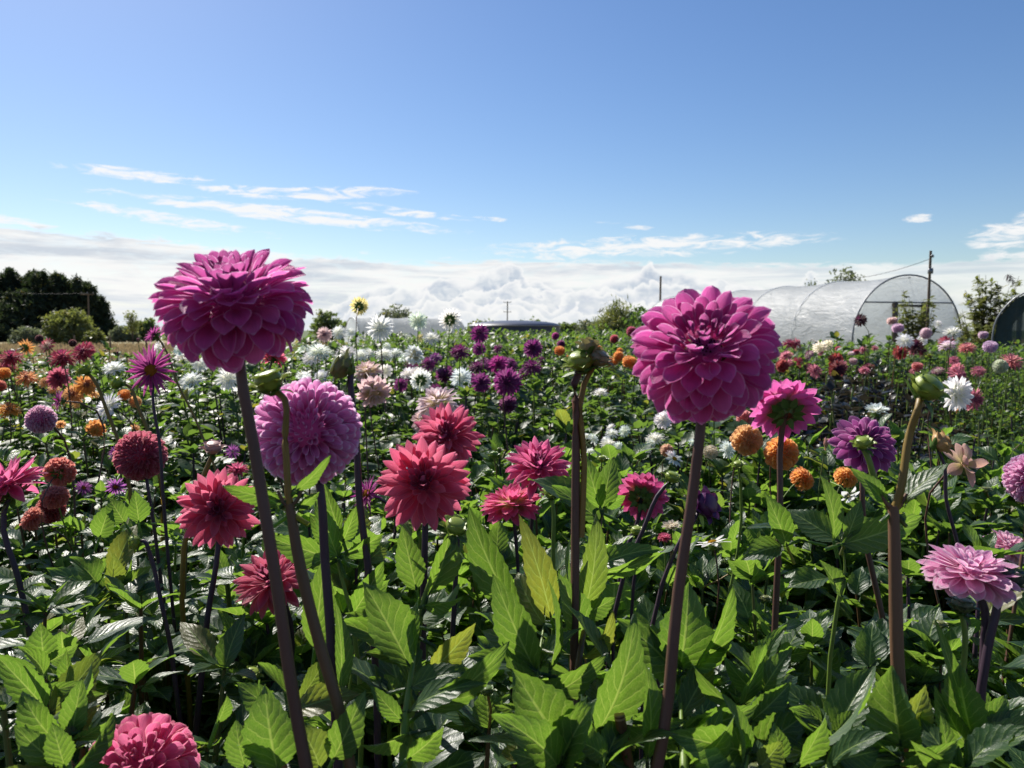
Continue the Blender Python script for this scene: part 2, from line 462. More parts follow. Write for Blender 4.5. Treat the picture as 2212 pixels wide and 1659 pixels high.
# ------------------------------------------------------------------ blooms
PRE = {
    # broad petalled decorative bloom, outer petals bent back
    'deco': dict(n=160, rc=.45, L=(.30, .60), W=(.09, .190), th=(4, 136), bend=(-28, 48), bp=.6, cup=(1.4, 1.0), a=1.3, b=.58, mat='p_lilac', flat=.92, jit=3),
    'deco_open': dict(n=158, rc=.43, L=(.16, .62), W=(.055, .188), th=(17, 136), bend=(-16, 42), bp=.7, cup=(1.45, 1.0), a=1.3, b=.58, mat='p_lilac', flat=.92, jit=3, disc=(.15, (.045, .004, .016))),
    # informal pointed bloom, closed dark eye
    'inform': dict(n=84, rc=.22, L=(.26, .86), W=(.06, .165), th=(4, 108), bend=(-36, 18), cup=(1.4, 1.0), a=1.1, b=.8, mat='p_plain', flat=.8, jit=7),
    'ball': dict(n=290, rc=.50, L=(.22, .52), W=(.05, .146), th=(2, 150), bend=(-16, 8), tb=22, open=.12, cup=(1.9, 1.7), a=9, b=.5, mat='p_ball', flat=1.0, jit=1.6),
    'pompon': dict(n=270, rc=.56, L=(.20, .46), W=(.05, .150), th=(2, 150), bend=(-26, 6), tb=16, open=.12, cup=(1.8, 1.7), a=9, b=.5, mat='p_pom', flat=1.0, jit=.5),
    'bigball': dict(n=118, rc=.46, L=(.26, .58), W=(.10, .25), th=(3, 142), bend=(-18, 12), tb=22, open=.15, cup=(1.8, 1.55), a=9, b=.6, mat='p_pom', flat=.95, jit=2),
    'cactus': dict(n=42, rc=.16, L=(.50, .88), W=(.05, .085), th=(38, 100), bend=(-16, 6), cup=(1.5, 1.0), a=.85, b=.85, mat='p_plain', flat=.8, jit=8, disc=(.24, (.42, .15, .02))),
    'spider': dict(n=95, rc=.28, L=(.3, .80), W=(.045, .088), th=(5, 122), bend=(-14, 12), cup=(1.3, .8), a=1.05, b=.72, mat='p_white', flat=.88, jit=5),
    'spidercol': dict(n=92, rc=.30, L=(.3, .74), W=(.06, .115), th=(5, 128), bend=(-16, 14), cup=(1.3, .9), a=1.1, b=.7, mat='p_deep', flat=.9, jit=5),
    'white': dict(n=80, rc=.28, L=(.3, .80), W=(.06, .12), th=(5, 115), bend=(-20, 16), cup=(1.2, .6), a=1.15, b=.7, mat='p_white', flat=.85, jit=5),
    'water': dict(n=38, rc=.18, L=(.3, .86), W=(.10, .22), th=(10, 88), bend=(-20, 14), cup=(1.1, .6), a=1.05, b=.8, mat='p_back', flat=.7, jit=6),
    'backview': dict(n=78, rc=.22, L=(.3, .85), W=(.08, .20), th=(10, 116), bend=(-20, 14), cup=(1.2, .62), a=1.1, b=.75, mat='p_back', flat=.8, jit=5),
    'collar': dict(n=62, rc=.26, L=(.16, .80), W=(.05, .20), th=(42, 112), bend=(-20, 16), cup=(1.4, .7), a=1.2, b=.65, mat='p_lilac', flat=.7, jit=3, disc=(.20, (.20, .16, .05))),
    'crinkle': dict(n=96, rc=.30, L=(.3, .76), W=(.09, .20), th=(8, 122), bend=(-20, 26), cup=(1.2, .7), a=1.3, b=.6, mat='p_pinkwhite', flat=.8, jit=8),
    'daisy': dict(n=11, rc=.14, L=(.84, .9), W=(.15, .18), th=(78, 92), bend=(-5, 14), cup=(.8, .5), a=1.0, b=.8, mat='p_white', flat=.6, jit=5, disc=(.24, (.55, .30, .02))),
    'floppy': dict(n=9, rc=.12, L=(.7, .95), W=(.24, .30), th=(25, 120), bend=(-30, 40), cup=(.9, .6), a=1.2, b=.65, mat='p_back', flat=.8, jit=18),
    'closed': dict(n=26, rc=.10, L=(.7, .95), W=(.12, .22), th=(2, 24), bend=(-14, -26), cup=(1.4, 1.1), a=1.0, b=.75, mat='p_back', flat=1.0, jit=3),
    'tall': dict(n=70, rc=.3, L=(.35, .80), W=(.10, .20), th=(5, 125), bend=(-10, 24), cup=(1.1, .6), a=1.2, b=.65, mat='p_back', flat=.9, jit=10),
}
_bloom = {}


def bloom_mesh(kind, lod, var=0):
    key = (kind, lod, var)
    if key in _bloom:
        return _bloom[key]
    s = PRE[kind]
    rng = np.random.default_rng(abs(hash(kind)) % 1000 * 0 + sum(map(ord, kind)) + var * 17)
    nu, nv = {0: (10, 6), 1: (6, 4), 2: (4, 2)}[lod]
    n = s['n'] if lod < 2 else int(s['n'] * 0.75)
    mb = MB()
    th = np.radians(np.array(s['th'])); jit = math.radians(s.get('jit', 4))
    u = np.linspace(0, 1, nu + 1); c = np.linspace(-1, 1, nv + 1)
    sphere = s['th'][1] > 135 or kind == 'bigball'
    allr = []
    Ps = []
    for i in range(n):
        t = (i + 0.5) / n
        if sphere:     # equal area spread over the globe
            cz = 1 - t * (1 - math.cos(th[1])); T = math.acos(cz)
        else:
            T = th[0] + (th[1] - th[0]) * t ** 0.62
        phi = i * 2.399963 + rng.normal(0, 0.06)
        T += rng.normal(0, jit)
        k = min(1, (t / 0.55)) if not sphere else min(1, t / 0.3)
        k = k ** 0.8
        L = s['L'][0] + (s['L'][1] - s['L'][0]) * k
        L *= 1 + rng.normal(0, 0.05)
        W = s['W'][0] + (s['W'][1] - s['W'][0]) * k
        if lod == 2:
            W *= 1.15
        bend = math.radians(s['bend'][0] + (s['bend'][1] - s['bend'][0]) * t ** s.get('bp', 1.0) + rng.normal(0, 6))
        cup = s['cup'][0] + (s['cup'][1] - s['cup'][0]) * k
        cup *= 1 + rng.normal(0, 0.1)
        twist = rng.normal(0, 0.18)
        rc = s['rc'] * (1 - 0.0 * t)
        al = T + bend * u ** 1.4 + math.radians(s.get('tb', 0)) * k * np.clip((u - .45) / .55, 0, 1) ** 1.3
        seg = L / nu
        pr = np.concatenate([[0], np.cumsum(np.sin((al[:-1] + al[1:]) / 2))]) * seg + rc * math.sin(T)
        pz = np.concatenate([[0], np.cumsum(np.cos((al[:-1] + al[1:]) / 2))]) * seg + rc * math.cos(T) * s['flat']
        w = W * (np.sin(np.pi * np.clip(u, 1e-4, 1) ** s['a'])) ** s['b'] if s['a'] <= 1.7 else W * np.ones_like(u)
        if s['a'] > 5:      # quilled petal with a blunt round mouth
            w = W * (.45 + .55 * np.minimum(1, u * 1.6)) * np.sqrt(np.clip(1 - np.clip((u - .72) / .28, 0, 1) ** 2.6, .06, 1))
        w = np.maximum(w, W * 0.45 * (1 - u))
        w[-1] = W * (0.03 if s['a'] < 5 else .30)
        kk = cup * (1 - s.get('open', .25) * u)
        ca = c[None, :] * kk[:, None]
        lat = w[:, None] * np.sin(ca) / kk[:, None]
        lif = w[:, None] * (1 - np.cos(ca)) / kk[:, None]
        # slight ruffle near the rim
        lif = lif + 0.06 * W * np.sin(u[:, None] * 7 + i) * c[None, :] ** 2
        tw = twist * u[:, None]
        lat, lif = lat * np.cos(tw) - lif * np.sin(tw), lat * np.sin(tw) + lif * np.cos(tw)
        er = np.array([math.cos(phi), math.sin(phi), 0]); ep = np.array([-math.sin(phi), math.cos(phi), 0]); ez = np.array([0, 0, 1.0])
        Nn = -np.cos(al)[:, None] * er + np.sin(al)[:, None] * ez
        P = (pr[:, None] * er + pz[:, None] * ez)[:, None, :] + lat[..., None] * ep + lif[..., None] * Nn[:, None, :]
        U, V = np.meshgrid(u, c * 0.5 + 0.5, indexing='ij')
        Ps.append((P, np.stack([U, V], -1), (rng.random(), t)))
        allr.append(np.linalg.norm(P.reshape(-1, 3), axis=1).max())
    rs = 1.0 / np.percentile(allr, 88)
    for P, uv, rnd in Ps:
        mb.grid(P * rs, uv, rnd)
    # hidden core the petals sit on
    core_r = s['rc'] * rs * (0.9 if 'disc' not in s else .6)
    a = np.linspace(0, np.pi, 7); b = np.linspace(0, 2 * np.pi, 13)
    A, B = np.meshgrid(a, b, indexing='ij')
    P = np.stack([np.sin(A) * np.cos(B), np.sin(A) * np.sin(B), np.cos(A) * s['flat']], -1) * core_r
    mb.grid(P, np.zeros(P.shape[:2] + (2,)) + np.array([0.3, 0.5]), (0.5, 0.0))
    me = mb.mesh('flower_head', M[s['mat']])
    disc = None
    if 'disc' in s:
        db = MB(); r = s['disc'][0]; dz = .35 if kind == 'deco_open' else .55
        A, B = np.meshgrid(np.linspace(0, np.pi / 2, 6), np.linspace(0, 2 * np.pi, 17), indexing='ij')
        P = np.stack([np.sin(A) * np.cos(B) * r, np.sin(A) * np.sin(B) * r, np.cos(A) * r * .5 + s['rc'] * rs * s['flat'] * dz], -1)
        db.grid(P, np.zeros(P.shape[:2] + (2,)))
        if lod < 2:
            for q in range(46):
                rr = r * math.sqrt((q + .5) / 46) * 1.02; ph = q * 2.4
                p0 = np.array([rr * math.cos(ph), rr * math.sin(ph), s['rc'] * rs * s['flat'] * dz + r * .5 * math.sqrt(max(0, 1 - (rr / r) ** 2)) * .9])
                db.tube([p0, p0 + np.array([math.cos(ph) * .012, math.sin(ph) * .012, .026])], [.015, .012], 5)
        disc = (db.mesh('flower_centre', M['disc']), s['disc'][1])
    _bloom[key] = (me, disc)
    return _bloom[key]


def calyx_mesh(big=True):
    mb = MB(); rng = np.random.default_rng(3)
    A, B = np.meshgrid(np.linspace(0.15, 1.0, 6), np.linspace(0, 2 * np.pi, 13), indexing='ij')
    P = np.stack([np.cos(B) * (0.10 + .26 * A ** 1.5), np.sin(B) * (0.10 + .26 * A ** 1.5), -0.42 + 0.30 * A], -1)
    mb.grid(P, np.zeros(P.shape[:2] + (2,)))
    for k in range(7):
        a = k * 6.283 / 7 + rng.normal(0, .1)
        d = Vector((math.cos(a), math.sin(a), rng.uniform(-0.5, 0.1)))
        P, uv = leaf_grid(.36, .085, 6, 2, .3, rng.uniform(-.2, .7), 0, 1, 0.05)
        mb.grid(xf(P, frame(Vector((math.cos(a) * .14, math.sin(a) * .14, -.36)), d, (0, 0, 1))), uv, (.5, .5))
    for k in range(9):
        a = k * 6.283 / 9
        d = Vector((math.cos(a), math.sin(a), .35))
        P, uv = leaf_grid(.34, .11, 5, 2, -.3, .2, 0, 1, 0.0, b=.8)
        mb.grid(xf(P, frame(Vector((math.cos(a) * .20, math.sin(a) * .20, -.30)), d, (0, 0, 1))), uv, (.5, .5))
    return mb.mesh('calyx', M['calyx'])


def bud_mesh(opening=False):
    """round dahlia bud, unit radius, axis +Z: overlapping scales"""
    mb = MB()
    A, B = np.meshgrid(np.linspace(0.0, np.pi, 17), np.linspace(0, 2 * np.pi, 33), indexing='ij')
    r = 1 + 0.05 * np.abs(np.cos(B * 4 + np.cos(A) * 1.5)) * np.sin(A)
    z = np.cos(A) * .86
    z = np.where(z > 0.6, 0.6 + (z - .6) * .45, z)
    P = np.stack([np.sin(A) * np.cos(B) * r, np.sin(A) * np.sin(B) * r, z], -1)
    mb.grid(P, np.zeros(P.shape[:2] + (2,)))
    for ring, n, el, l in ((0, 6, -.2, 1.25), (1, 5, .35, 1.05)):
        for k in range(n):
            a = (k + .5 * ring) * 6.283 / n
            er = Vector((math.cos(a), math.sin(a), 0))
            P, uv = leaf_grid(l, .5, 8, 4, -.45, -1.35, 0, 1, 0.02, b=.7)
            o = er * (.82 - .25 * ring) + Vector((0, 0, -.62 + .5 * ring))
            d = er * (.35 - .25 * ring) + Vector((0, 0, 1))
            mb.grid(xf(P, frame(o, d, er)), uv, (.5, .5))
    return mb.mesh('bud', M['bud'])


def sepal_mesh():
    mb = MB(); rng = np.random.default_rng(9)
    for k in range(5):
        a = k * 6.283 / 5 + rng.normal(0, .15)
        er = Vector((math.cos(a), math.sin(a), 0))
        P, uv = leaf_grid(1.15, .26, 8, 2, .35, rng.uniform(-.5, .9), 0, 1, .05, b=.8)
        mb.grid(xf(P, frame(er * .35 + Vector((0, 0, -.85)), er * 1.0 + Vector((0, 0, rng.uniform(-.1, .9))), (0, 0, 1))), uv, (.5, .5))
    A, B = np.meshgrid(np.linspace(0, 1, 5), np.linspace(0, 2 * np.pi, 13), indexing='ij')
    P = np.stack([np.cos(B) * (.18 + .4 * A), np.sin(B) * (.18 + .4 * A), -1.0 + .32 * A], -1)
    mb.grid(P, np.zeros(P.shape[:2] + (2,)))
    return mb.mesh('sepal', M['calyx'])


CALYX, BUD, SEPAL = calyx_mesh(), bud_mesh(), sepal_mesh()
LEAVES = []


def smooth_path(pts, n=14):
    """smooth curve through the points; tangents follow the chord lengths so short spans never loop"""
    p = [Vector(q) for q in pts]
    p = [q for k, q in enumerate(p) if k == 0 or (q - p[k - 1]).length > 1e-5]
    m = len(p)
    if m < 3:
        return [p[0].lerp(p[-1], i / (n - 1)) for i in range(n)]
    L = [(p[i + 1] - p[i]).length for i in range(m - 1)]
    T = []
    for i in range(m):
        if i == 0:
            T.append((p[1] - p[0]) / L[0])
        elif i == m - 1:
            T.append((p[-1] - p[-2]) / L[-1])
        else:
            a, b = (p[i] - p[i - 1]) / L[i - 1], (p[i + 1] - p[i]) / L[i]
            T.append((a * L[i] + b * L[i - 1]) / (L[i] + L[i - 1]))
    out = []
    per = max(3, n // (m - 1))
    for i in range(m - 1):
        for k in range(per):
            t = k / per; t2, t3 = t * t, t * t * t
            out.append(p[i] * (2 * t3 - 3 * t2 + 1) + T[i] * L[i] * (t3 - 2 * t2 + t) + p[i + 1] * (3 * t2 - 2 * t3) + T[i + 1] * L[i] * (t3 - t2))
    out.append(p[-1])
    return out


BROWN = (0.105, 0.052, 0.036); PURPLE = (0.045, 0.024, 0.040); GREEN = (0.14, 0.22, 0.03); AMBER = (0.20, 0.13, 0.02)
TAN = (0.10, 0.055, 0.022)


def axis_of(ax):
    return (CR * ax[0] + CU * ax[1] - CF * ax[2]).normalized()


def make_stem(root, tip, back, pts, d, r, col, rng, stop=False):
    """stem mesh from the ground to the head; pts are readings the stem passes"""
    base = root.location.copy()
    wob = lambda: Vector((rng.normal(0, r * .18), rng.normal(0, r * .18), 0))
    path = []
    if pts:
        path = [at(x, y, dd if dd else d) for x, y, dd in [(q + (None,))[:3] for q in pts]]
        path = [p - base + wob() for p in path]
        low = path[-1]
        path = [tip - base] + path + ([] if stop else [low.lerp(Vector((0, 0, 0)), 0.5), Vector((0, 0, 0))])
    else:
        t = tip - base
        rr_ = r / .05
        path = [t, t + back * min(0.05, rr_ * .8), t * 0.5 + Vector((rng.normal(0, .015), rng.normal(0, .015), 0)), Vector((0, 0, 0))]
    mb = MB()
    P = smooth_path(path, 22)
    mb.tube(P, [r * .85, r, r * 1.1, r * 1.15], 10 if r > .004 else 6, False)
    return link('stem', mb.mesh('stem', M['stem']), root, color=col)


def ground_below(p, dx=0.0, dy=0.0):
    return Vector((p.x + dx, p.y + dy, 0.0))


_bn = [0]


def dahlia(label, px, py, w, kind, col, axis=(0, .5, .8), dia=0.11, stem=None, scol=BROWN, sr=None, cat='dahlia', group=None, calyx=None, squash=1.0, name='dahlia', lean=None, d=None, disc=None):
    _bn[0] += 1
    rng = np.random.default_rng(_bn[0] * 13 + 5)
    d = d or dia * FPX / w
    c = at(px, py, d)
    rad = w / FPX * d / 2
    ax = axis_of(axis)
    if stem:
        x, y = stem[-1][:2]
        dd = stem[-1][2] if len(stem[-1]) > 2 else d
        low = at(x, y, dd); prev = at(*stem[0][:2], d) if len(stem) > 1 else c
        dirn = (low - prev); k = min(4.0, low.z / max(0.05, -dirn.z)) * 0.9 if dirn.z < 0 else 0
        base = Vector((low.x + dirn.x * k, low.y + max(-.05, min(.05, dirn.y * k)), 0))
    else:
        base = ground_below(c, rng.normal(0, .06), .05 + abs(rng.normal(0, .05)))
    root = thing(name, label, cat, base, group)
    lod = 0 if w > 58 else (1 if w > 38 else 2)
    me, dsc = bloom_mesh(kind, lod, 0 if lod < 1 else _bn[0] % 2)
    q = Vector((0, 0, 1)).rotation_difference(ax) @ Quaternion((0, 0, 1), rng.uniform(0, 6.28))
    j = 1 + rng.normal(0, .06)
    colj = tuple(max(0, min(1, x * j * (1 + rng.normal(0, .04)))) for x in col)
    off = -0.12 if PRE[kind]['th'][1] < 135 else 0.0
    head = link('flower_head', me, root, c - base + ax * off * rad, q, (rad, rad, rad * squash), colj)
    if dsc and lod < 2:
        link('flower_centre', dsc[0], head, color=disc or dsc[1])
    if lod < 2:
        link('calyx', CALYX, head, (0, 0, 0), None, 1.0 if calyx is None else calyx)
    sr = sr or max(0.0022, rad * 0.075)
    tip = c - ax * rad * 0.33
    make_stem(root, tip, -ax, stem, d, sr, scol, rng)
    return root


def bud_on_stem(label, px, py, w, dia=0.030, axis=(0, 1, .2), stem=None, scol=GREEN, col=(0.26, 0.34, 0.05), group=None, sr=None, name='dahlia_bud', d=None, extra=(), leaves=(), lower=None):
    _bn[0] += 1
    rng = np.random.default_rng(_bn[0] * 11 + 3)
    d = d or dia * FPX / w
    c = at(px, py, d); rad = w / FPX * d / 2; ax = axis_of(axis)
    if lower:
        stem_ = lower[0]
        low = at(*stem_[-1], d); dn = low - at(*stem_[-2], d)
        base = Vector((low.x + dn.x * min(3.0, low.z / max(.05, -dn.z)) * .95, low.y, 0))
    elif stem:
        low = at(*stem[-1][:2], d); dn = low - (at(*stem[-2][:2], d) if len(stem) > 1 else c)
        kk = 0 if lower or dn.z >= 0 else min(3.0, low.z / max(.05, -dn.z)) * .55
        base = Vector((low.x + dn.x * kk, low.y, 0))
    else:
        base = ground_below(c, rng.normal(0, .05), .04)
    root = thing(name, label, 'dahlia bud', base, group)

    def one(cc, rr, axx, cl):
        q = Vector((0, 0, 1)).rotation_difference(axx) @ Quaternion((0, 0, 1), rng.uniform(0, 6.28))
        b = link('bud', BUD, root, cc - base, q, rr, cl)
        if w > 20:
            link('sepal', SEPAL, b, (0, 0, 0), None, 1.2)
    one(c, rad, ax, col)
    make_stem(root, c - ax * rad * .9, -ax, stem, d, sr or rad * .3, scol, rng, stop=lower is not None)
    if lower:
        lp, lr, lc = lower
        P = [at(x, y, d) - base for x, y in lp]; P += [P[-1].lerp(Vector((0, 0, 0)), .5), Vector((0, 0, 0))]
        mb = MB(); mb.tube(smooth_path(P, 24), [lr * .8, lr, lr, lr, lr * 1.05], 12)
        for s_ in (-1, 1):
            mb.tube(smooth_path([P[0] + Vector((s_ * lr * .5, 0, -.002)), P[0] + Vector((s_ * lr * 1.3, 0, .004)), P[0] + Vector((s_ * lr * 2.0, 0, .014))], 6), [lr * .5, lr * .25], 6)
        link('stem', mb.mesh('stem', M['stem']), root, color=lc)
    for (ex, ey, ew, eax, ecol, est) in extra:
        cc = at(ex, ey, d); rr = ew / FPX * d / 2
        one(cc, rr, axis_of(eax), ecol)
        if est:
            mb = MB(); P = smooth_path([cc - axis_of(eax) * rr * .9 - base] + [at(x, y, d) - base for x, y in est], 12)
            mb.tube(P, [rr * .26, rr * .34], 8, False); link('stem', mb.mesh('stem', M['stem']), root, color=AMBER)
    for lf in leaves:
        hero_leaf(root, *lf, d=d)
    return root


def hero_leaf(root, bx, by, tx, ty, hw, roll=0.0, mat='leaf', d=None, dt=None, droop=0.35, fold=0.22, seed=None):
    """one large leaf from base reading to tip reading, hw = half width in readings, roll turns the blade away from the viewer"""
    _bn[0] += 1
    rng = np.random.default_rng(seed or _bn[0])
    d = d or hd(by)
    b = at(bx, by, d); t = at(tx, ty, dt or d)
    v = t - b; L = v.length
    ctr = (b + t) / 2
    face = (CAM - ctr).normalized()
    mb = MB()
    W = hw / FPX * d
    nu, nv, teeth = DET['hero']
    P, uv = leaf_grid(1, W / L, nu, nv, fold, droop, 0.20, 9 + int(rng.integers(0, 4)), 0.10 * rng.uniform(.4, 1.5), rng.normal(0, .15), rng.uniform(.70, .82), rng.uniform(.95, 1.15), rng.uniform(0, 6))
    # fit base and tip exactly onto the chord
    tip = P[-1, P.shape[1] // 2]
    ang = math.atan2(tip[2], tip[1]); ln = math.hypot(tip[1], tip[2])
    y, z = P[..., 1].copy(), P[..., 2].copy()
    P[..., 1] = y * math.cos(-ang) - z * math.sin(-ang); P[..., 2] = y * math.sin(-ang) + z * math.cos(-ang)
    P *= L / ln
    P[..., 0] *= ln
    mb.grid(xf(P, frame(b - root.location, v, face, roll)), uv, (rng.random(), rng.random()))
    back = v.normalized()
    mb.tube([b - root.location - back * .03 , b - root.location, b - root.location + v * .1], [.0026, .0022, .001], 6, False)
    return link('leaf', mb.mesh('leaf', M[mat]), root)


def hd(py):
    return .80 + (1659 - py) / 659 * .45
_zt = np.array([(.8, .72), (1.0, .80), (1.3, .80), (2, .80), (3, .86), (4.5, .99), (7, 1.12), (12, 1.21), (20, 1.24)])


def ztop(x, y):
    z = float(np.interp(y, _zt[:, 0], _zt[:, 1]))
    if x > -.08 * y and y > 5:
        z += .07 * min(1, (y - 5) / 5)
    if x > .30 * y and y > 4.5:
        z = min(z, 1.10)
    if x < -.40 * y and y > 4:
        z = min(z, 1.02)
    return z


# ------------------------------------------------------------------ the named blooms
C_ = dict(MAG=(.77, .062, .38), PR=(.74, .075, .175), HOT=(.80, .07, .25), LIL=(.82, .21, .55), CRB=(.52, .065, .13), COR=(.82, .10, .28), MC=(.42, .012, .22),
          PUR=(.23, .010, .15), DK=(.075, .004, .010), RED=(.38, .025, .02), CR=(.45, .03, .07), OR=(1.0, .38, .05), ORL=(1.0, .48, .14), WH=(.90, .90, .86), CRM=(.82, .74, .52),
          YEL=(.80, .70, .20), PP=(.82, .56, .52), SAL=(.80, .26, .24), PNK=(.74, .20, .28), LP=(.74, .52, .68), VIO=(.36, .05, .36), ORC=(.74, .09, .42), PRP=(.38, .03, .26),
          PW=(.88, .38, .60), RC=(.62, .14, .10), PEA=(.84, .48, .30), MAU=(.35, .12, .22), AUB=(.15, .01, .09))
X_ = dict(F=(0, .35, .95), U=(0, 1, .35), B=(.05, .35, -.9), L=(-.7, .45, .5), R=(.7, .45, .5), D=(.1, .1, 1), Q=(-.3, .6, .75), P=(.35, .7, .6), T=(0, 1, .1), N=(.2, -.6, .6), H=(-.6, .75, .25))
D = dahlia
# near, large
D('huge magenta pink dahlia seen side-on with drooping lower petals against the cloud bank', 506, 656, 340, 'deco', C_['MAG'], (-.05, .90, .44), .155, [(517, 790), (545, 960), (590, 1250), (640, 1560), (662, 1659)], BROWN, .0057, calyx=.8, squash=.90)
D('huge magenta pink dahlia tilted to show its open dark eye before the polytunnel', 1522, 764, 324, 'deco_open', C_['MAG'], (-.22, .66, .72), .155, [(1515, 905), (1500, 1040), (1468, 1280), (1428, 1600), (1418, 1659)], BROWN, .0058, calyx=.8)
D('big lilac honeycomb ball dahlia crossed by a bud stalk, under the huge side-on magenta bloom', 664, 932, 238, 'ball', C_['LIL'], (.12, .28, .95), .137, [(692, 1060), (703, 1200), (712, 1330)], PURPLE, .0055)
dew_ = D('large dewy rose red dahlia with purple heart, lower of the overlapping rose red pair', 914, 1040, 216, 'inform', C_['PR'], (0, .42, .9), .15, [(918, 1150), (915, 1300)], PURPLE, .005)
D('rose red dahlia half hidden behind the dewy one, upper bloom of the overlapping pair', 964, 938, 158, 'inform', C_['PR'], (-.1, .5, .85), .135, None, PURPLE, .005)
D('rose red dahlia with dark heart partly covered by a glowing green leaf', 470, 1100, 180, 'inform', C_['PR'], (.25, .22, .95), .145, [(470, 1180), (450, 1330), (430, 1520)], PURPLE, .005)
D('low coral red dahlia behind two brown stalks beneath the lilac ball dahlia', 585, 1248, 168, 'inform', (.76, .075, .17), (-.15, .75, .6), .14, None, PURPLE, .005)
D('deep pink dahlia cut by the picture edge, on a dark violet stalk', 8, 1040, 172, 'inform', (.74, .08, .24), (-.35, .85, .3), .145, [(8, 1110), (40, 1250), (72, 1400)], PURPLE, .0052)
D('hot pink dahlia facing up beside the twin-bud stalk', 1163, 1003, 150, 'inform', C_['HOT'], (.05, .75, .65), .14, None, PURPLE, .004)
D('hot pink dahlia seen from its pale underside just below the other hot pink one', 1104, 1080, 142, 'backview', C_['HOT'], (-.12, .98, .15), .135, None, PURPLE, .004)
D('cerise dahlia turned away showing green calyx, on a slanting dark stalk', 1390, 1066, 118, 'backview', (.64, .045, .22), (.35, .35, -.8), .12, [(1380, 1120), (1358, 1180), (1338, 1260)], PURPLE, .0045)
D('orchid pink dahlia seen from behind with dark green bracts, on a straight brown stalk', 1691, 873, 156, 'backview', C_['ORC'], (0, .62, -.78), .125, [(1690, 930), (1684, 1100), (1676, 1300), (1672, 1400)], BROWN, .0052)
D('violet magenta dahlia with ringed eye and a green bud in front', 1873, 952, 150, 'collar', C_['PRP'], (.02, .55, .85), .13, [(1862, 1040), (1868, 1150), (1900, 1300), (1925, 1430)], BROWN, .005)
D('magenta star-shaped cactus dahlia with yellow eye and narrow rays', 324, 799, 118, 'cactus', C_['MC'], (0, .25, .97), .115, [(330, 860), (345, 960), (352, 1060)], PURPLE, .0032)
D('small magenta cactus dahlia half opened, just above the star-shaped one', 330, 721, 54, 'cactus', C_['MC'], (-.7, .5, .2), .07, [(350, 742), (385, 830), (420, 900)], AMBER, .0028)
D('small magenta cactus dahlia turned sideways above the pale lilac ball', 124, 866, 56, 'cactus', C_['MC'], (-.8, .1, .5), .085)
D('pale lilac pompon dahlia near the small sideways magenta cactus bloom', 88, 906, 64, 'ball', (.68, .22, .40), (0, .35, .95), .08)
D('dusky crimson ball dahlia with tight honeycomb petals and dark centre', 303, 984, 112, 'pompon', C_['CRB'], (-.02, .35, .92), .115, [(318, 1040), (332, 1130), (345, 1230)], PURPLE, .004)
D('bright coral pink ball dahlia low down at the very bottom of the bed', 305, 1662, 238, 'bigball', C_['COR'], (.05, .75, .6), .135, None, GREEN, .006)
D('pink and cream dahlia seen side-on with crinkled petals on a dusky stalk', 2100, 1222, 210, 'crinkle', C_['PW'], (.05, .97, .2), .13, [(2118, 1290), (2125, 1400), (2120, 1500)], PURPLE, .0055, squash=.75)
D('pink dahlia peeping over the side-on pink and cream one', 2180, 1174, 100, 'crinkle', C_['PW'], (.1, .9, .4), .11, None, PURPLE, .004, squash=.8)
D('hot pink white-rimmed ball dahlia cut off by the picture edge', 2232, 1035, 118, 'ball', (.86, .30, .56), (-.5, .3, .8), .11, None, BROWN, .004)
D('small magenta dahlia peeping out beside the bright coral pink ball', 178, 1630, 74, 'bigball', (.62, .05, .30), X_['U'], .08)
D('magenta pink dahlia behind the lilac ball dahlia, beside its purple stalk', 790, 1066, 92, 'cactus', C_['MC'], (-.6, .4, .6), .11, None, PURPLE, .004)
D('small rose dahlia hidden behind the lowest petals of the huge side-on magenta bloom', 592, 768, 62, 'inform', C_['PR'], (.2, .9, -.3), .09)
D('lilac petals of a drooping dahlia below the side-on pink and cream one', 2178, 1345, 84, 'floppy', (.52, .30, .62), (.3, -.3, .8), .10)
D('shell pink small dahlia lowest beside the dusky stalks', 2172, 1432, 60, 'floppy', (.78, .40, .52), (-.6, .3, .6), .08)
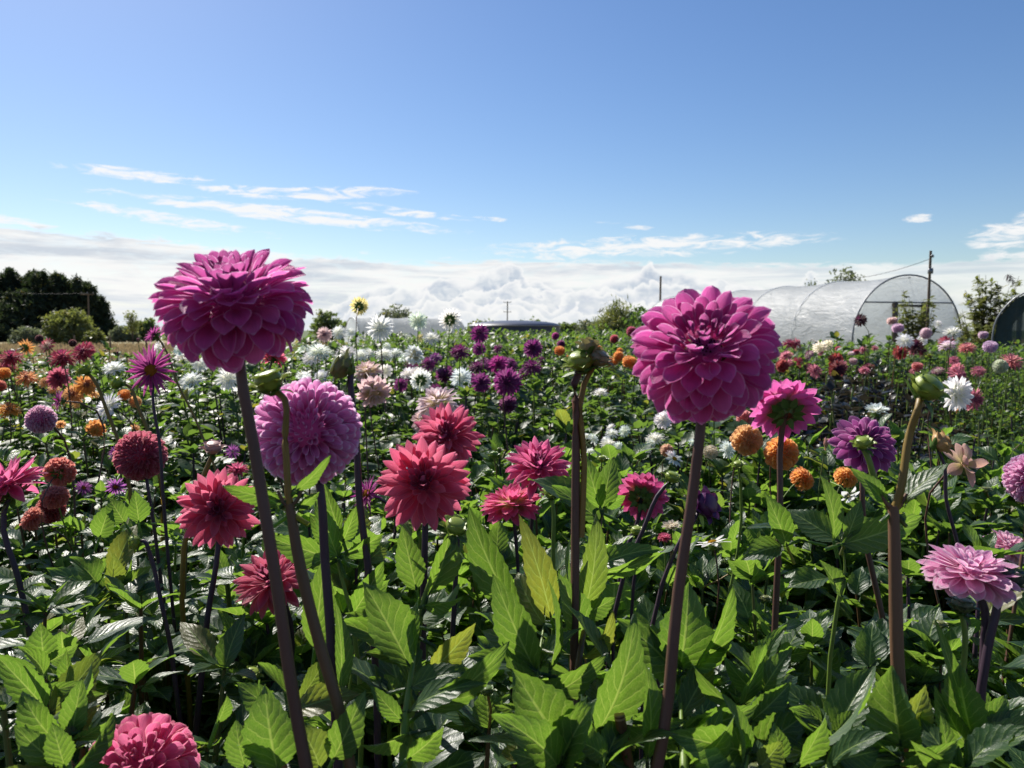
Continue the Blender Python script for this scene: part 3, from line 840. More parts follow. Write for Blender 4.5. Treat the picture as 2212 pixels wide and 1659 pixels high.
# left bed
D('orange dahlia seen from behind standing above the crimson group', 59, 750, 42, 'cactus', C_['OR'], (.2, .25, -.95), .11, disc=(.25, .12, .03))
D('crimson dahlia beside the maroon bud, tallest of the crimson group', 99, 744, 38, 'white', C_['CR'], X_['Q'], .11, calyx=.8)
for lb, x, y, w, k, cl, ax, di in [
    ('crimson dahlia at the picture edge above the smaller one of its kind', 22, 768, 46, 'spidercol', 'CR', 'U', .12),
    ('crimson dahlia in the middle of the crimson group, below the tallest', 133, 768, 50, 'spidercol', 'CR', 'U', .12),
    ('crimson dahlia nearest the fence posts in the crimson group', 176, 757, 44, 'spidercol', 'CR', 'Q', .12),
    ('darker crimson dahlia tucked against the one nearest the fence posts', 190, 752, 30, 'spidercol', 'CR', 'R', .10),
    ('small crimson dahlia below the bigger one at the picture edge', 15, 790, 38, 'spidercol', 'CR', 'U', .11),
    ('tiny maroon dahlia above the tallest crimson bloom', 85, 731, 14, 'pompon', 'DK', 'F', .045),
    ('tiny maroon dahlia above the crimson bloom nearest the fence posts', 157, 741, 14, 'pompon', 'DK', 'F', .045),
    ('shaded rose dahlia below the middle crimson bloom', 125, 815, 44, 'inform', 'CRB', 'F', .12),
    ('dark maroon spike-shaped dahlia in front of the dry grass', 299, 741, 20, 'closed', 'DK', 'T', .06),
    ('dark maroon dahlia at the green net by the dry grass', 254, 768, 18, 'closed', 'DK', 'T', .06),
    ('small orange dahlia at the picture edge beside the smaller crimson bloom', 6, 806, 26, 'pompon', 'OR', 'U', .07),
    ('light orange dahlia with drooping petals below the shaded crimson blooms', 57, 813, 42, 'spidercol', 'ORL', 'U', .11),
    ('orange dahlia turned sideways, uppermost of the clustered orange trio', 187, 830, 42, 'spidercol', 'OR', 'R', .11),
    ('orange dahlia in front of the other two of the clustered orange trio', 156, 850, 42, 'spidercol', 'ORL', 'F', .11),
    ('light orange dahlia behind the clustered orange trio beside the magenta bloom', 117, 838, 26, 'spidercol', 'ORL', 'U', .08),
    ('flat orange dahlia above a green leaf at the picture edge', 20, 881, 44, 'spidercol', 'OR', 'T', .11),
    ('tiny orange dahlia above a white bloom by the star-shaped cactus dahlia', 268, 852, 22, 'pompon', 'OR', 'U', .06),
    ('tiny orange dahlia below the star-shaped cactus dahlia', 292, 868, 22, 'pompon', 'ORL', 'F', .06),
    ('small coral dahlia at the picture edge above the flat orange one', 1, 833, 20, 'pompon', 'RC', 'F', .06),
    ('faded orange dahlia hanging above the crimson ball', 206, 929, 36, 'tall', 'OR', 'N', .085),
    ('white dahlia beside the star-shaped magenta cactus bloom', 247, 792, 42, 'white', 'WH', 'U', .12),
    ('shaded white dahlia behind the leaning amber stalk', 229, 876, 58, 'white', 'WH', 'L', .13),
    ('white dahlia by the half opened magenta cactus bloom', 340, 750, 30, 'white', 'WH', 'L', .11),
    ('white dahlia behind the thick brown stalk of the side-on bloom', 492, 815, 54, 'spider', 'WH', 'F', .13),
    ('bluish shaded white dahlia under the side-on magenta bloom', 414, 817, 44, 'white', 'WH', 'U', .12),
    ('white dahlia just below drooping petals of the side-on magenta bloom', 414, 748, 34, 'white', 'WH', 'L', .12),
    ('small white dahlia level with the star-shaped cactus bloom', 484, 790, 28, 'white', 'WH', 'F', .11),
    ('coral dahlia seen from behind above two more coral ones', 130, 1018, 54, 'bigball', 'RC', 'B', .075),
    ('coral dahlia on top of the darker coral one near the deep pink edge bloom', 118, 1072, 48, 'bigball', 'RC', 'U', .07),
    ('dark coral dahlia turned away, middle of the coral cluster', 110, 1100, 50, 'bigball', 'RED', 'R', .075),
    ('coral dahlia lowest of the coral cluster, facing sideways', 70, 1120, 44, 'bigball', 'RC', 'L', .07),
    ('violet dahlia partly hidden behind the dusky crimson ball', 246, 975, 36, 'cactus', 'VIO', 'L', .07),
    ('violet dahlia seen edge-on below the coral one seen from behind', 181, 1053, 34, 'cactus', 'VIO', 'R', .07),
    ('violet dahlia beneath the dusky crimson ball', 250, 1052, 40, 'cactus', 'VIO', 'N', .08),
    ('violet dahlia behind the half opened cream and pink bud', 502, 975, 30, 'cactus', 'VIO', 'F', .07),
    ('rose pink dahlia peeping above the rose red one with glowing leaf', 512, 1012, 40, 'inform', 'PR', 'U', .09),
    # middle bed
    ('pale yellow dahlia seen from behind, standing alone above the horizon', 777, 660, 40, 'spider', 'YEL', 'B', .11),
    ('large white spiky dahlia in front of the small white tunnel', 821, 708, 58, 'spider', 'WH', 'D', .14),
    ('white dahlia on a tall stalk at the far end of the small white tunnel', 903, 691, 42, 'spider', 'WH', 'F', .14),
    ('white dahlia seen from behind nearest the dark blue tank', 972, 689, 48, 'spider', 'WH', 'B', .14),
    ('white dahlia beside the brownish faded one by the dry weeds', 731, 716, 36, 'spider', 'WH', 'Q', .13),
    ('brownish pink faded dahlia by the dry weeds', 700, 722, 30, 'spidercol', 'PP', 'D', .11),
    ('small greenish white dahlia in front of the small white tunnel end', 759, 716, 24, 'spider', 'WH', 'P', .10),
    ('white dahlia, larger of the two close to the huge magenta bloom edge', 688, 755, 54, 'spider', 'WH', 'U', .14),
    ('white dahlia below the larger one close to the huge magenta bloom edge', 673, 770, 44, 'spider', 'WH', 'U', .13),
    ('white dahlia above the fat pink-tipped bud', 746, 758, 46, 'spider', 'WH', 'U', .13),
    ('white dahlia just above the upper pale pink bloom', 779, 764, 38, 'spider', 'WH', 'U', .12),
    ('flat white dahlia below the large spiky white one', 830, 762, 42, 'spider', 'WH', 'T', .13),
    ('drooping white dahlia crossed by a thin stalk', 898, 765, 40, 'tall', 'WH', 'R', .12),
    ('white dahlia between the yellow small one and the tank', 931, 728, 32, 'white', 'WH', 'U', .12),
    ('small yellow and brown dahlia below the tall white one', 908, 729, 18, 'cactus', 'YEL', 'F', .08),
    ('round white ball dahlia among the purple dahlias', 997, 816, 48, 'spider', 'WH', 'D', .12),
    ('white dahlia below the drooping white one', 884, 804, 36, 'white', 'WH', 'U', .12),
    ('bluish shaded white dahlia between purple and pale pink blooms', 910, 820, 42, 'white', 'WH', 'B', .12),
    ('small white dahlia beside the two stacked pale pink blooms', 832, 800, 28, 'white', 'WH', 'F', .11),
    ('pale pink dahlia, upper of the two stacked beside the fat bud', 795, 798, 56, 'tall', 'PP', 'U', .12),
    ('pale pink dahlia, lower drooping one of the two stacked', 808, 852, 66, 'tall', 'PP', 'N', .12),
    ('blush white dahlia above the overlapping rose red pair', 945, 864, 84, 'tall', (.82, .66, .66), 'U', .14),
    ('blush dahlia half hidden behind the rose red pair', 912, 905, 52, 'tall', 'PP', 'L', .11),
    ('purple dahlia standing tallest, just under the tank', 1035, 718, 38, 'spidercol', 'PUR', 'F', .11),
    ('purple dahlia apart from the others, between two white blooms', 993, 755, 40, 'spidercol', 'PUR', 'U', .11),
    ('purple dahlia right below the tallest purple one', 1035, 752, 28, 'spidercol', 'PUR', 'F', .10),
    ('bright violet dahlia beside the lone purple one', 941, 769, 26, 'spidercol', 'VIO', 'U', .08),
    ('purple dahlia beside the bluish white one', 924, 784, 30, 'spidercol', 'PUR', 'F', .10),
    ('small reddish purple dahlia beside the drooping white one', 891, 786, 22, 'spidercol', 'MC', 'L', .09),
    ('violet purple dahlia above the one touching the round white ball', 1031, 790, 36, 'spidercol', 'AUB', 'U', .11),
    ('purple dahlia touching the round white ball dahlia', 1039, 826, 40, 'spidercol', 'PUR', 'D', .11),
    ('shaded purple dahlia behind the round white ball dahlia', 960, 814, 36, 'spidercol', 'AUB', 'N', .11),
    ('small purple dahlia near the lower drooping pale pink bloom', 865, 830, 28, 'spidercol', 'PUR', 'F', .09),
    ('purple dahlia behind the upper rose red bloom', 997, 882, 28, 'spidercol', 'PUR', 'U', .09),
    ('purple dahlia near the twin-bud stalk, highest on that side', 1151, 752, 38, 'spidercol', 'PUR', 'D', .11),
    ('small purple dahlia between the tall one and the one near the twin buds', 1073, 752, 22, 'spidercol', 'PUR', 'L', .09),
    ('purple dahlia with red edge in the tight purple cluster', 1076, 787, 36, 'spidercol', 'MC', 'D', .11),
    ('purple dahlia leaning sideways in the tight purple cluster', 1105, 786, 34, 'spidercol', 'PUR', 'R', .11),
    ('wide purple dahlia below the one highest near the twin-bud stalk', 1149, 789, 40, 'spidercol', 'PUR', 'U', .12),
    ('biggest purple dahlia, round and dark-eyed, above a glowing leaf', 1097, 825, 56, 'spidercol', 'PUR', 'D', .12),
    ('drooping purple dahlia hanging below the biggest purple one', 1099, 876, 38, 'spidercol', 'AUB', 'N', .10),
    ('small dark purple dahlia under the wide purple one', 1132, 806, 20, 'spidercol', 'AUB', 'N', .09),
    ('small dark purple dahlia at the side of the wide purple one', 1172, 778, 20, 'spidercol', 'AUB', 'R', .09),
    ('tiny reddish dahlia above the twin buds in the far rows', 1200, 726, 14, 'pompon', 'MC', 'F', .07),
    ('tiny dark purple dahlia above the orange pompon by the twin buds', 1212, 744, 16, 'pompon', 'PUR', 'F', .07),
    ('orange pompon dahlia beside the twin buds', 1209, 757, 20, 'pompon', 'OR', 'U', .075),
    ('orange pompon dahlia, smaller of two beside the open-eyed magenta bloom', 1336, 770, 20, 'pompon', 'OR', 'F', .075),
    ('orange pompon dahlia, larger of two beside the open-eyed magenta bloom', 1360, 781, 27, 'pompon', 'OR', 'U', .08),
    ('dusty red dahlia beside the open-eyed magenta bloom in front of the leafy shrub', 1364, 716, 19, 'pompon', 'CRB', 'F', .075),
    ('small dark crimson dahlia below the grassy green bush', 1327, 732, 16, 'pompon', 'CR', 'N', .075),
    ('pale lilac small dahlia beneath the twin buds', 1245, 866, 18, 'pompon', 'LP', 'U', .07),
    # white low group
    ('white dahlia on a thin stalk above the low white group', 1297, 846, 30, 'white', 'WH', 'T', .09),
    ('white dahlia peeping from under the open-eyed magenta bloom', 1433, 906, 36, 'white', 'WH', 'F', .09),
    ('white dahlia of the low white group, upper middle', 1322, 934, 27, 'white', 'WH', 'U', .075),
    ('white dahlia of the low white group, its petals touching the upper middle one', 1348, 930, 25, 'white', 'WH', 'L', .075),
    ('shaded white dahlia nearest the twin-bud stalk in the low white group', 1283, 947, 24, 'white', 'WH', 'R', .07),
    ('wide white dahlia lowest in the low white group', 1314, 957, 32, 'white', 'WH', 'T', .08),
    ('white dahlia of the low white group beside the thick brown stalk', 1414, 945, 36, 'white', 'WH', 'U', .09),
    ('white daisy-like dahlia with yellow centre above the round green bud', 1458, 990, 36, 'daisy', 'WH', 'P', .09),
    ('white dahlia half hidden by the orange pompon ball', 1574, 970, 36, 'white', 'WH', 'R', .09),
    ('faded tan dahlia in the low white group', 1440, 972, 24, 'bigball', 'PEA', 'F', .065),
    ('faded tan dahlia head below the upper middle white one', 1345, 982, 18, 'bigball', 'PEA', 'U', .055),
    ('faded cream dahlia beside the thick brown stalk', 1535, 976, 28, 'bigball', 'CRM', 'U', .07),
    ('white pointed-petal dahlia low in front beside the thick brown stalk', 1538, 1168, 66, 'daisy', 'WH', 'T', .11),
    ('cream dahlia half opened below the cerise one turned away', 1450, 1137, 36, 'water', 'CRM', 'U', .07),
    ('tiny pink dahlia below the half opened cream one', 1435, 1159, 26, 'inform', 'PR', 'U', .06),
    ('white drooping petals below the small orange sideways dahlia', 1836, 1072, 42, 'floppy', 'WH', 'N', .075),
    # right bed
    ('orange ball dahlia, uppermost of the orange ones near the thick brown stalk', 1613, 950, 70, 'bigball', 'ORL', (.1, .3, .95), .085),
    ('orange ball dahlia behind the stalk of the orchid bloom', 1688, 979, 76, 'bigball', 'OR', (-.1, .35, .9), .09),
    ('orange dahlia with shaggy underside beside the stalk of the orchid bloom', 1733, 1034, 54, 'bigball', 'OR', (.6, .5, -.2), .08),
    ('small orange dahlia turned sideways below the violet magenta one', 1827, 1030, 42, 'bigball', 'OR', (.5, .7, -.1), .07),
    ('coral red small dahlia above the uppermost orange ball', 1608, 903, 30, 'bigball', 'SAL', 'B', .07),
    ('half opened salmon and white dahlia beside the violet magenta one', 1783, 968, 42, 'closed', 'PEA', (.15, 1, .1), .07),
    ('peach dahlia with a few floppy open petals', 2086, 1000, 92, 'floppy', 'PEA', (.2, .5, .7), .11),
    ('white dahlia behind the violet magenta one', 1894, 886, 44, 'water', 'WH', 'U', .10),
    ('dark maroon dahlia on a tall dark stalk against the polytunnel end', 1857, 690, 26, 'spidercol', 'DK', 'L', .10),
    ('cream pinkish dahlia in front of the polytunnel door post', 1927, 693, 19, 'bigball', 'PP', 'T', .075),
    ('lilac ball dahlia below the cream one by the polytunnel door post', 1939, 708, 21, 'pompon', 'LP', 'U', .075),
    ('white and pink spiky dahlia in front of the tall pole', 2028, 699, 24, 'spider', 'WH', 'P', .11),
    ('large white dahlia against the polytunnel end, higher one', 2058, 715, 36, 'white', 'WH', 'U', .11),
    ('lilac ball dahlia beside the tall pole', 2000, 720, 21, 'pompon', 'LP', 'F', .075),
    ('white ball dahlia above the dark red trio', 1955, 734, 33, 'white', 'WH', 'Q', .11),
    ('white dahlia partly behind the dark red trio', 1993, 734, 22, 'white', 'WH', 'F', .09),
    ('maroon dahlia, uppermost of the dark red trio', 1978, 746, 31, 'spidercol', 'DK', 'F', .11),
    ('dark red dahlia, brightest of the dark red trio', 1946, 760, 29, 'spidercol', 'RED', 'F', .11),
    ('maroon dahlia, darkest and lowest of the dark red trio', 1994, 758, 27, 'spidercol', 'DK', 'R', .10),
    ('crimson dahlia above a lilac one near the large white bloom', 2045, 733, 32, 'spidercol', 'CR', 'T', .11),
    ('lilac dahlia under the crimson one near the large white bloom', 2046, 744, 34, 'white', 'LP', 'T', .11),
    ('coral pink dahlia between the lilac ones near the tunnel foot', 2089, 748, 33, 'spidercol', 'SAL', 'U', .11),
    ('small lilac dahlia beside the leafy sapling near the green net tunnel', 2124, 723, 17, 'pompon', 'LP', 'T', .075),
    ('pale lilac ball dahlia in front of the green net tunnel', 2139, 748, 25, 'pompon', 'LP', 'U', .08),
    ('salmon pink shaggy dahlia, largest below the green net tunnel', 2184, 777, 46, 'spidercol', 'SAL', 'U', .13),
    ('greenish white dahlia bud below the salmon pink shaggy bloom', 2161, 791, 26, 'pompon', (.62, .68, .45), 'F', .07),
    ('pink dahlia above the big round white one', 2074, 812, 46, 'spidercol', 'PNK', 'R', .12),
    ('small pink dahlia behind the one above the big round white bloom', 2114, 799, 28, 'spidercol', 'PNK', 'U', .10),
    ('big round white dahlia beside the drooping pink one', 2071, 849, 66, 'white', 'WH', 'D', .13),
    ('drooping pink dahlia touching the big round white one', 2107, 864, 46, 'spidercol', 'PNK', (.5, -.2, .7), .12),
    ('tiny orange dahlia bud under the big round white bloom', 2067, 891, 18, 'closed', 'OR', 'T', .05),
    ('small coral dahlia by the sepals of the big green bud', 1982, 791, 20, 'bigball', 'SAL', 'U', .07),
    ('mauve pink dahlia behind the sepals of the big green bud', 2027, 799, 26, 'white', 'MAU', 'T', .08),
    ('rose dahlia, first of a touching pair at the tunnel foot', 1705, 740, 26, 'spidercol', 'CRB', 'U', .10),
    ('rose dahlia, second of a touching pair at the tunnel foot', 1722, 742, 26, 'spidercol', 'CRB', 'R', .10),
    ('cream ball dahlia at the foot of the polytunnel side', 1771, 752, 28, 'white', 'CRM', 'N', .10),
    ('small cream dahlia behind the cream ball one', 1787, 745, 22, 'white', 'CRM', 'B', .09),
    ('crimson dahlia seen sideways below the rose pair', 1728, 780, 24, 'spidercol', 'CR', 'R', .09),
    ('mauve dahlia beside the crimson sideways one', 1747, 765, 20, 'white', 'MAU', 'L', .08),
    ('dark maroon small dahlia below the mauve one', 1749, 793, 21, 'spidercol', 'DK', 'F', .08),
    ('scarlet dahlia above the glowing dark red one', 1808, 777, 31, 'spidercol', 'RED', 'F', .11),
    ('dark red dahlia with glowing red edge under the scarlet one', 1811, 797, 36, 'spidercol', (.15, .008, .008), 'D', .11),
    ('tiny crimson dahlia head above the scarlet one', 1811, 753, 12, 'pompon', 'CR', 'T', .055),
    ('lilac flat dahlia beside the polytunnel side foot', 1839, 762, 15, 'white', 'LP', 'T', .07),
    ('tiny dark red dahlia beside the flat lilac one', 1849, 760, 12, 'pompon', 'CR', 'T', .055),
    ('pale salmon dahlia beside the scarlet one', 1843, 780, 15, 'pompon', 'PP', 'U', .065),
    ('dark red dahlia low over the purple foliage', 1875, 791, 24, 'spidercol', (.14, .008, .012), 'T', .10),
    ('red ball dahlia peeping behind the open-eyed magenta bloom edge', 1690, 790, 24, 'bigball', 'RED', 'F', .08),
    ('faint rose dahlia next to the purple foliage behind the thick stalk', 1655, 760, 20, 'spidercol', 'CRB', 'U', .09),
]:
    cl = C_[cl] if isinstance(cl, str) else cl
    ax = X_[ax] if isinstance(ax, str) else ax
    ax = tuple(a + random.gauss(0, .1) for a in ax)
    k2 = k
    w *= 1.0 if w > 50 and 'orange' in lb else 1.10 if k == 'spider' else 1.24
    dd_ = di * FPX / w
    while dd_ > 1.7 and at(x, y, dd_).z < ztop(at(x, y, dd_).x, at(x, y, dd_).y) * 1.04:
        dd_ -= .05
    di = dd_ * w / FPX
    r = D(lb, x, y, w, k2, cl, ax, di, None, random.choice([GREEN, GREEN, (.10, .14, .03), TAN]) if w < 60 else BROWN, max(.0018, w / FPX * di * FPX / w * .022))

# ------------------------------------------------------------------ buds
Bd = bud_on_stem
Bd('round green dahlia bud on an amber stalk in front of the lilac ball', 580, 822, 58, .0285, (-.25, .9, .2), [(602, 850), (616, 960), (625, 1090), (627, 1100)], AMBER, sr=.0036, lower=([(626, 1088), (640, 1180), (690, 1390), (735, 1540)], .0062, (.11, .065, .03)),
   leaves=[(640, 1060, 714, 983, 20, .9, 'leaf_blue'), (608, 1082, 480, 1049, 22, -.5, 'leaf'), (615, 1100, 545, 1055, 15, .3, 'leaf'), (640, 1100, 690, 1062, 14, .6, 'leaf')])
Bd('fat dahlia bud with pink petal tips beside the pale pink stacked blooms', 736, 791, 54, .040, (-.85, .40, .25), [(758, 830), (764, 900), (770, 980), (778, 1080), (797, 1240)], PURPLE, (.18, .20, .07), sr=.0048, d=1.12)
Bd('twin round green dahlia buds side by side on paired upright stalks', 1254, 778, 54, .032, (-.2, .9, .35), [(1249, 805), (1246, 900), (1244, 1030), (1240, 1160)], BROWN, sr=.0052,
   extra=[(1293, 772, 44, (.4, .8, .3), (.30, .25, .13), [(1262, 830), (1262, 1000), (1256, 1160)]), (1272, 748, 38, (.2, .8, -.3), (.34, .30, .13), None)])
Bd('plump green dahlia bud on a leaning amber stalk with a silvery leaf pair beneath', 2005, 836, 62, .033, (.35, .7, .5), [(1985, 865), (1966, 940), (1942, 1060), (1931, 1105)], AMBER, sr=.0042, lower=([(1930, 1092), (1934, 1250), (1940, 1450), (1950, 1560)], .0074, (.16, .085, .045)),
   leaves=[(1945, 1092, 2052, 1000, 30, -.9, 'leaf'), (1912, 1085, 1838, 1012, 22, .7, 'leaf_blue'), (1920, 1095, 1862, 1030, 12, .2, 'leaf')])
Bd('small green dahlia bud with ragged sepals in front of the violet magenta bloom', 1864, 956, 32, .020, (-.2, .9, .3), [(1874, 985), (1895, 1050), (1922, 1100)], GREEN, sr=.0036, lower=(), d=.905)
Bd('green dahlia bud with yellow sepals beside the dewy rose red bloom', 984, 1137, 44, .028, (.3, .8, .4), [(970, 1165), (945, 1220), (918, 1290), (900, 1400)], GREEN, sr=.0038)
Bd('green flat dahlia bud between two glowing leaves low by the coral ball', 128, 1573, 46, .028, (.2, .75, .6), [(136, 1600), (146, 1659)], GREEN, sr=.0042)
Bd('green bud above an amber leaning stalk beside the star-shaped cactus dahlia', 183, 798, 25, .031, (-.5, .8, .2), [(198, 815), (232, 890), (258, 960)], AMBER)
Bd('shaded green bud on a bent amber stalk below the white dahlia', 252, 826, 25, .031, (-.8, .5, .3), [(275, 832), (300, 880), (322, 935)], AMBER)
Bd('nodding green bud on a dark arched stalk amid glossy leaves', 289, 1172, 28, .022, (-.9, -.1, .3), [(312, 1168), (325, 1200), (345, 1290), (370, 1400)], PURPLE, sr=.0036)
Bd('cream and pink half opened bud standing sideways above the rose red bloom', 460, 966, 34, .030, (.1, .9, .3), [(448, 1010), (420, 1080)], AMBER, (.50, .30, .25))
Bd('dark purple and cream opening bud behind the thick brown stalk', 1526, 1090, 52, .036, (.6, .35, .6), [(1505, 1112), (1475, 1160), (1430, 1262)], PURPLE, (.10, .02, .09), sr=.003)
Bd('round pale green bud beside the white daisy-like dahlia', 1452, 1030, 30, .024, (.3, .9, .2), [(1436, 1052), (1388, 1145), (1346, 1245)], PURPLE)
Bd('small green bud among leaves below the uppermost orange ball', 1594, 1003, 20, .018, (-.2, .9, .3), None)
Bd('peach striped bud lying sideways above the floppy peach bloom', 2034, 955, 42, .032, (.8, .5, .2), [(2032, 985), (2045, 1080), (2070, 1180)], PURPLE, (.55, .35, .15), sr=.003)
Bd('spent ragged green bud below the hot pink dahlias', 1192, 1062, 32, .026, (0, 1, .2), [(1193, 1090), (1195, 1180)], GREEN)
Bd('tight green bud on a dark stalk below the cerise dahlia turned away', 1375, 1146, 24, .020, (0, 1, .2), [(1377, 1170), (1370, 1260)], PURPLE)
Bd('dark blue green bud with drooping sepals beside the side-on pink and cream bloom', 2192, 1246, 46, .028, (.2, .9, -.3), [(2172, 1275), (2150, 1340), (2118, 1480)], PURPLE, (.05, .08, .06), sr=.0052)
Bd('green bud on a bright green stalk below the side-on pink and cream bloom', 2078, 1306, 42, .028, (.1, 1, .1), [(2080, 1340), (2082, 1420), (2070, 1500)], GREEN, (.09, .12, .05), sr=.004)
Bd('small green bud beside the twin-bud stalk near the low white group', 1300, 990, 16, .018, (0, 1, .2), None)
Bd('green bud beneath the dewy rose red dahlia, beside its purple stalk', 905, 1130, 26, .022, (0, .9, .4), None)
Bd('green bud low in front, a little apart from the thick brown stalk', 545, 1455, 30, .024, (.3, .9, .2), [(550, 1480), (560, 1560)], GREEN)
Bd('upright green bud touching the thick brown stalk low in front', 600, 1455, 26, .022, (.1, 1, .2), [(612, 1490), (630, 1560)], GREEN)

DEW, N = new_mat('dewdrop'); pr_ = N.n('ShaderNodeBsdfPrincipled', None, Base_Color=(1, 1, 1), Roughness=.03, IOR=1.33); pr_.inputs['Transmission Weight'].default_value = .9; finish(N, pr_.outputs[0])
hd_ = next(c for c in dew_.children if c.name.startswith('flower_head'))
mb = MB(); A, B = np.meshgrid(np.linspace(0, np.pi, 7), np.linspace(0, 2 * np.pi, 11), indexing='ij')
mb.grid(np.stack([np.sin(A) * np.cos(B), np.sin(A) * np.sin(B), np.cos(A)], -1), np.zeros(A.shape + (2,)))
DROP = mb.mesh('dewdrop', DEW); rng = np.random.default_rng(12); vs = hd_.data.vertices; got = 0
while got < 16:
    v = vs[int(rng.integers(len(vs)))]
    if .6 < v.co.length < .95 and v.normal.z > .2:
        link('dewdrop', DROP, hd_, v.co + v.normal * .004, None, float(rng.uniform(.010, .024))); got += 1

gr_ = random.Random(31)
for n_, (x0, x1, y0, y1), k_, c_, di_, lb, gp in [(13, (650, 930, 742, 835), 'spider', 'WH', .12, 'smaller white dahlia massed with others around the fat pink-tipped bud', 'white dahlias massed in the middle rows'),
        (9, (1265, 1500, 900, 1010), 'white', 'WH', .075, 'small white dahlia scattered among the low white group', 'small white dahlias of the low group'),
        (12, (880, 1185, 745, 850), 'spidercol', 'PUR', .11, 'purple dahlia massed with others below the tank', 'purple dahlias massed in the middle rows'),
        (9, (360, 520, 745, 850), 'white', 'WH', .11, 'white dahlia among others in the row beside the star-shaped cactus dahlia', 'white dahlias beside the star-shaped cactus dahlia'),
        (7, (1190, 1360, 735, 800), 'bigball', 'OR', .07, 'tiny orange pompon dahlia scattered in the far rows', 'orange pompons of the far rows'),
        (12, (1690, 2190, 745, 800), 'spidercol', 'PNK', .10, 'small pink dahlia scattered through the rows before the polytunnel', 'small pink dahlias before the polytunnel'),
        (8, (30, 300, 800, 930), 'spidercol', 'ORL', .09, 'small orange dahlia scattered below the crimson group', 'small orange dahlias of the crimson and orange bed')]:
    for q_ in range(n_):
        x, y = gr_.uniform(x0, x1), gr_.uniform(y0, y1)
        w = gr_.uniform(22, 40) * (1.0 if y > 760 else .8) * (1.15 if k_ == 'spider' else 1) * (.7 if di_ < .08 else 1)
        dd_ = di_ * FPX / w
        while dd_ > 1.7 and at(x, y, dd_).z < ztop(at(x, y, dd_).x, at(x, y, dd_).y) * 1.04:
            dd_ -= .05
        di = dd_ * w / FPX
        D(lb, x, y, w, k_, C_[c_], (gr_.gauss(0, .5), gr_.uniform(.2, 1), gr_.uniform(-.3, .9)), di, None, gr_.choice([GREEN, (.10, .14, .03), TAN]), max(.0016, di * .02), group=gp)
# ------------------------------------------------------------------ foreground leafy shoots with large single leaves
def shoot(label, stem, leaves, scol=GREEN, r=.0058, d=None, buds=()):
    low = at(*stem[-1], d or hd(stem[-1][1]))
    root = thing('dahlia_plant', label, 'dahlia plant', Vector((low.x, low.y + .02, 0)), 'leafy dahlia shoots in front')
    pts = [at(x, y + (16 if q == 0 else 0), d or hd(y)) - root.location for q, (x, y) in enumerate(stem)]
    pts += [pts[-1] * .5, Vector((0, 0, 0))]
    mb = MB(); mb.tube(smooth_path(pts, 20), [r * .15, r * .45, r * .8, r, r * 1.05], 10, True)
    link('stem', mb.mesh('stem', M['stem']), root, color=scol)
    for k, lf in enumerate(leaves):
        lf = list(lf)
        rj = random.Random(int(lf[0] * 7 + lf[1]))
        lf[5] += rj.gauss(0, .32)
        if rj.random() < .22:
            lf[6] = 'leaf_blue'
        lf[4] *= .90
        hero_leaf(root, *lf, d=d, droop=rj.uniform(.15, 1.0), fold=rj.uniform(.1, .5))
    rj = random.Random(int(stem[0][0]))
    for k in range(8 if d is None else 3):
        t = rj.random(); i = min(len(stem) - 2, int(t * (len(stem) - 1))); f = t * (len(stem) - 1) - i
        x = stem[i][0] * (1 - f) + stem[i + 1][0] * f; y = stem[i][1] * (1 - f) + stem[i + 1][1] * f + 20
        a = rj.choice((-1, 1)) * rj.uniform(.35, 1.5); L = rj.uniform(90, 190)
        dd = (d or hd(y)) + rj.uniform(-.01, .05)
        hero_leaf(root, x, y, x + math.sin(a) * L, y - math.cos(a) * L, L * rj.uniform(.17, .25), rj.gauss(0, .7), rj.choice(('leaf', 'leaf_blue')), d=dd, dt=dd + rj.uniform(-.06, .10), droop=rj.uniform(.2, 1.1), fold=rj.uniform(.1, .5))
    return root


LB, LG = 'leaf_blue', 'leaf'
shoot('shoot with two big glowing serrated leaves reaching up to the dewy rose red bloom', [(1180, 1300), (1160, 1460), (1150, 1560)],
      [(1128, 1338, 1012, 1090, 50, -.25, LG), (1190, 1335, 1120, 1110, 36, .35, LG), (1158, 1452, 1064, 1238, 46, -.2, LG), (1188, 1447, 1184, 1252, 26, 1.0, LB), (1166, 1455, 1010, 1420, 34, .9, LB)])
shoot('brown-stemmed shoot with paired upright leaves at the twin-bud stalk', [(1303, 1085), (1290, 1200), (1255, 1400), (1240, 1520)],
      [(1296, 1098, 1264, 985, 26, -.2, LG), (1304, 1098, 1327, 985, 30, .3, LG), (1306, 1092, 1352, 1070, 20, .9, LG), (1262, 1320, 1288, 1110, 34, .7, LG), (1250, 1310, 1235, 1150, 26, -1.0, LG), (1285, 1215, 1225, 1180, 22, .6, LG), (1258, 1330, 1330, 1290, 28, .8, LB)], TAN)
shoot('bushy shoot with a broad veined half-shaded leaf below the dewy rose red bloom', [(905, 1300), (895, 1410), (875, 1560)],
      [(885, 1440, 783, 1255, 56, .25, LG), (915, 1535, 1100, 1385, 38, .8, LB), (930, 1450, 1028, 1345, 34, .25, LG), (900, 1275, 868, 1135, 34, -.2, LG), (925, 1285, 972, 1125, 38, .3, LG), (895, 1420, 905, 1290, 22, .1, LG),
       (870, 1560, 800, 1480, 22, -.5, LG), (885, 1585, 780, 1610, 44, -.9, LB), (915, 1310, 1000, 1290, 24, .9, LG), (880, 1640, 960, 1570, 36, .4, LG)])
shoot('low shoot with a wide glowing square-tipped leaf in front of dark leaves', [(1210, 1630), (1205, 1659)],
      [(1222, 1628, 1106, 1444, 74, -.1, LG), (1205, 1635, 1010, 1600, 40, .5, LG), (1215, 1640, 1255, 1500, 38, .9, LB), (1200, 1655, 1100, 1625, 40, .35, LG)], TAN)
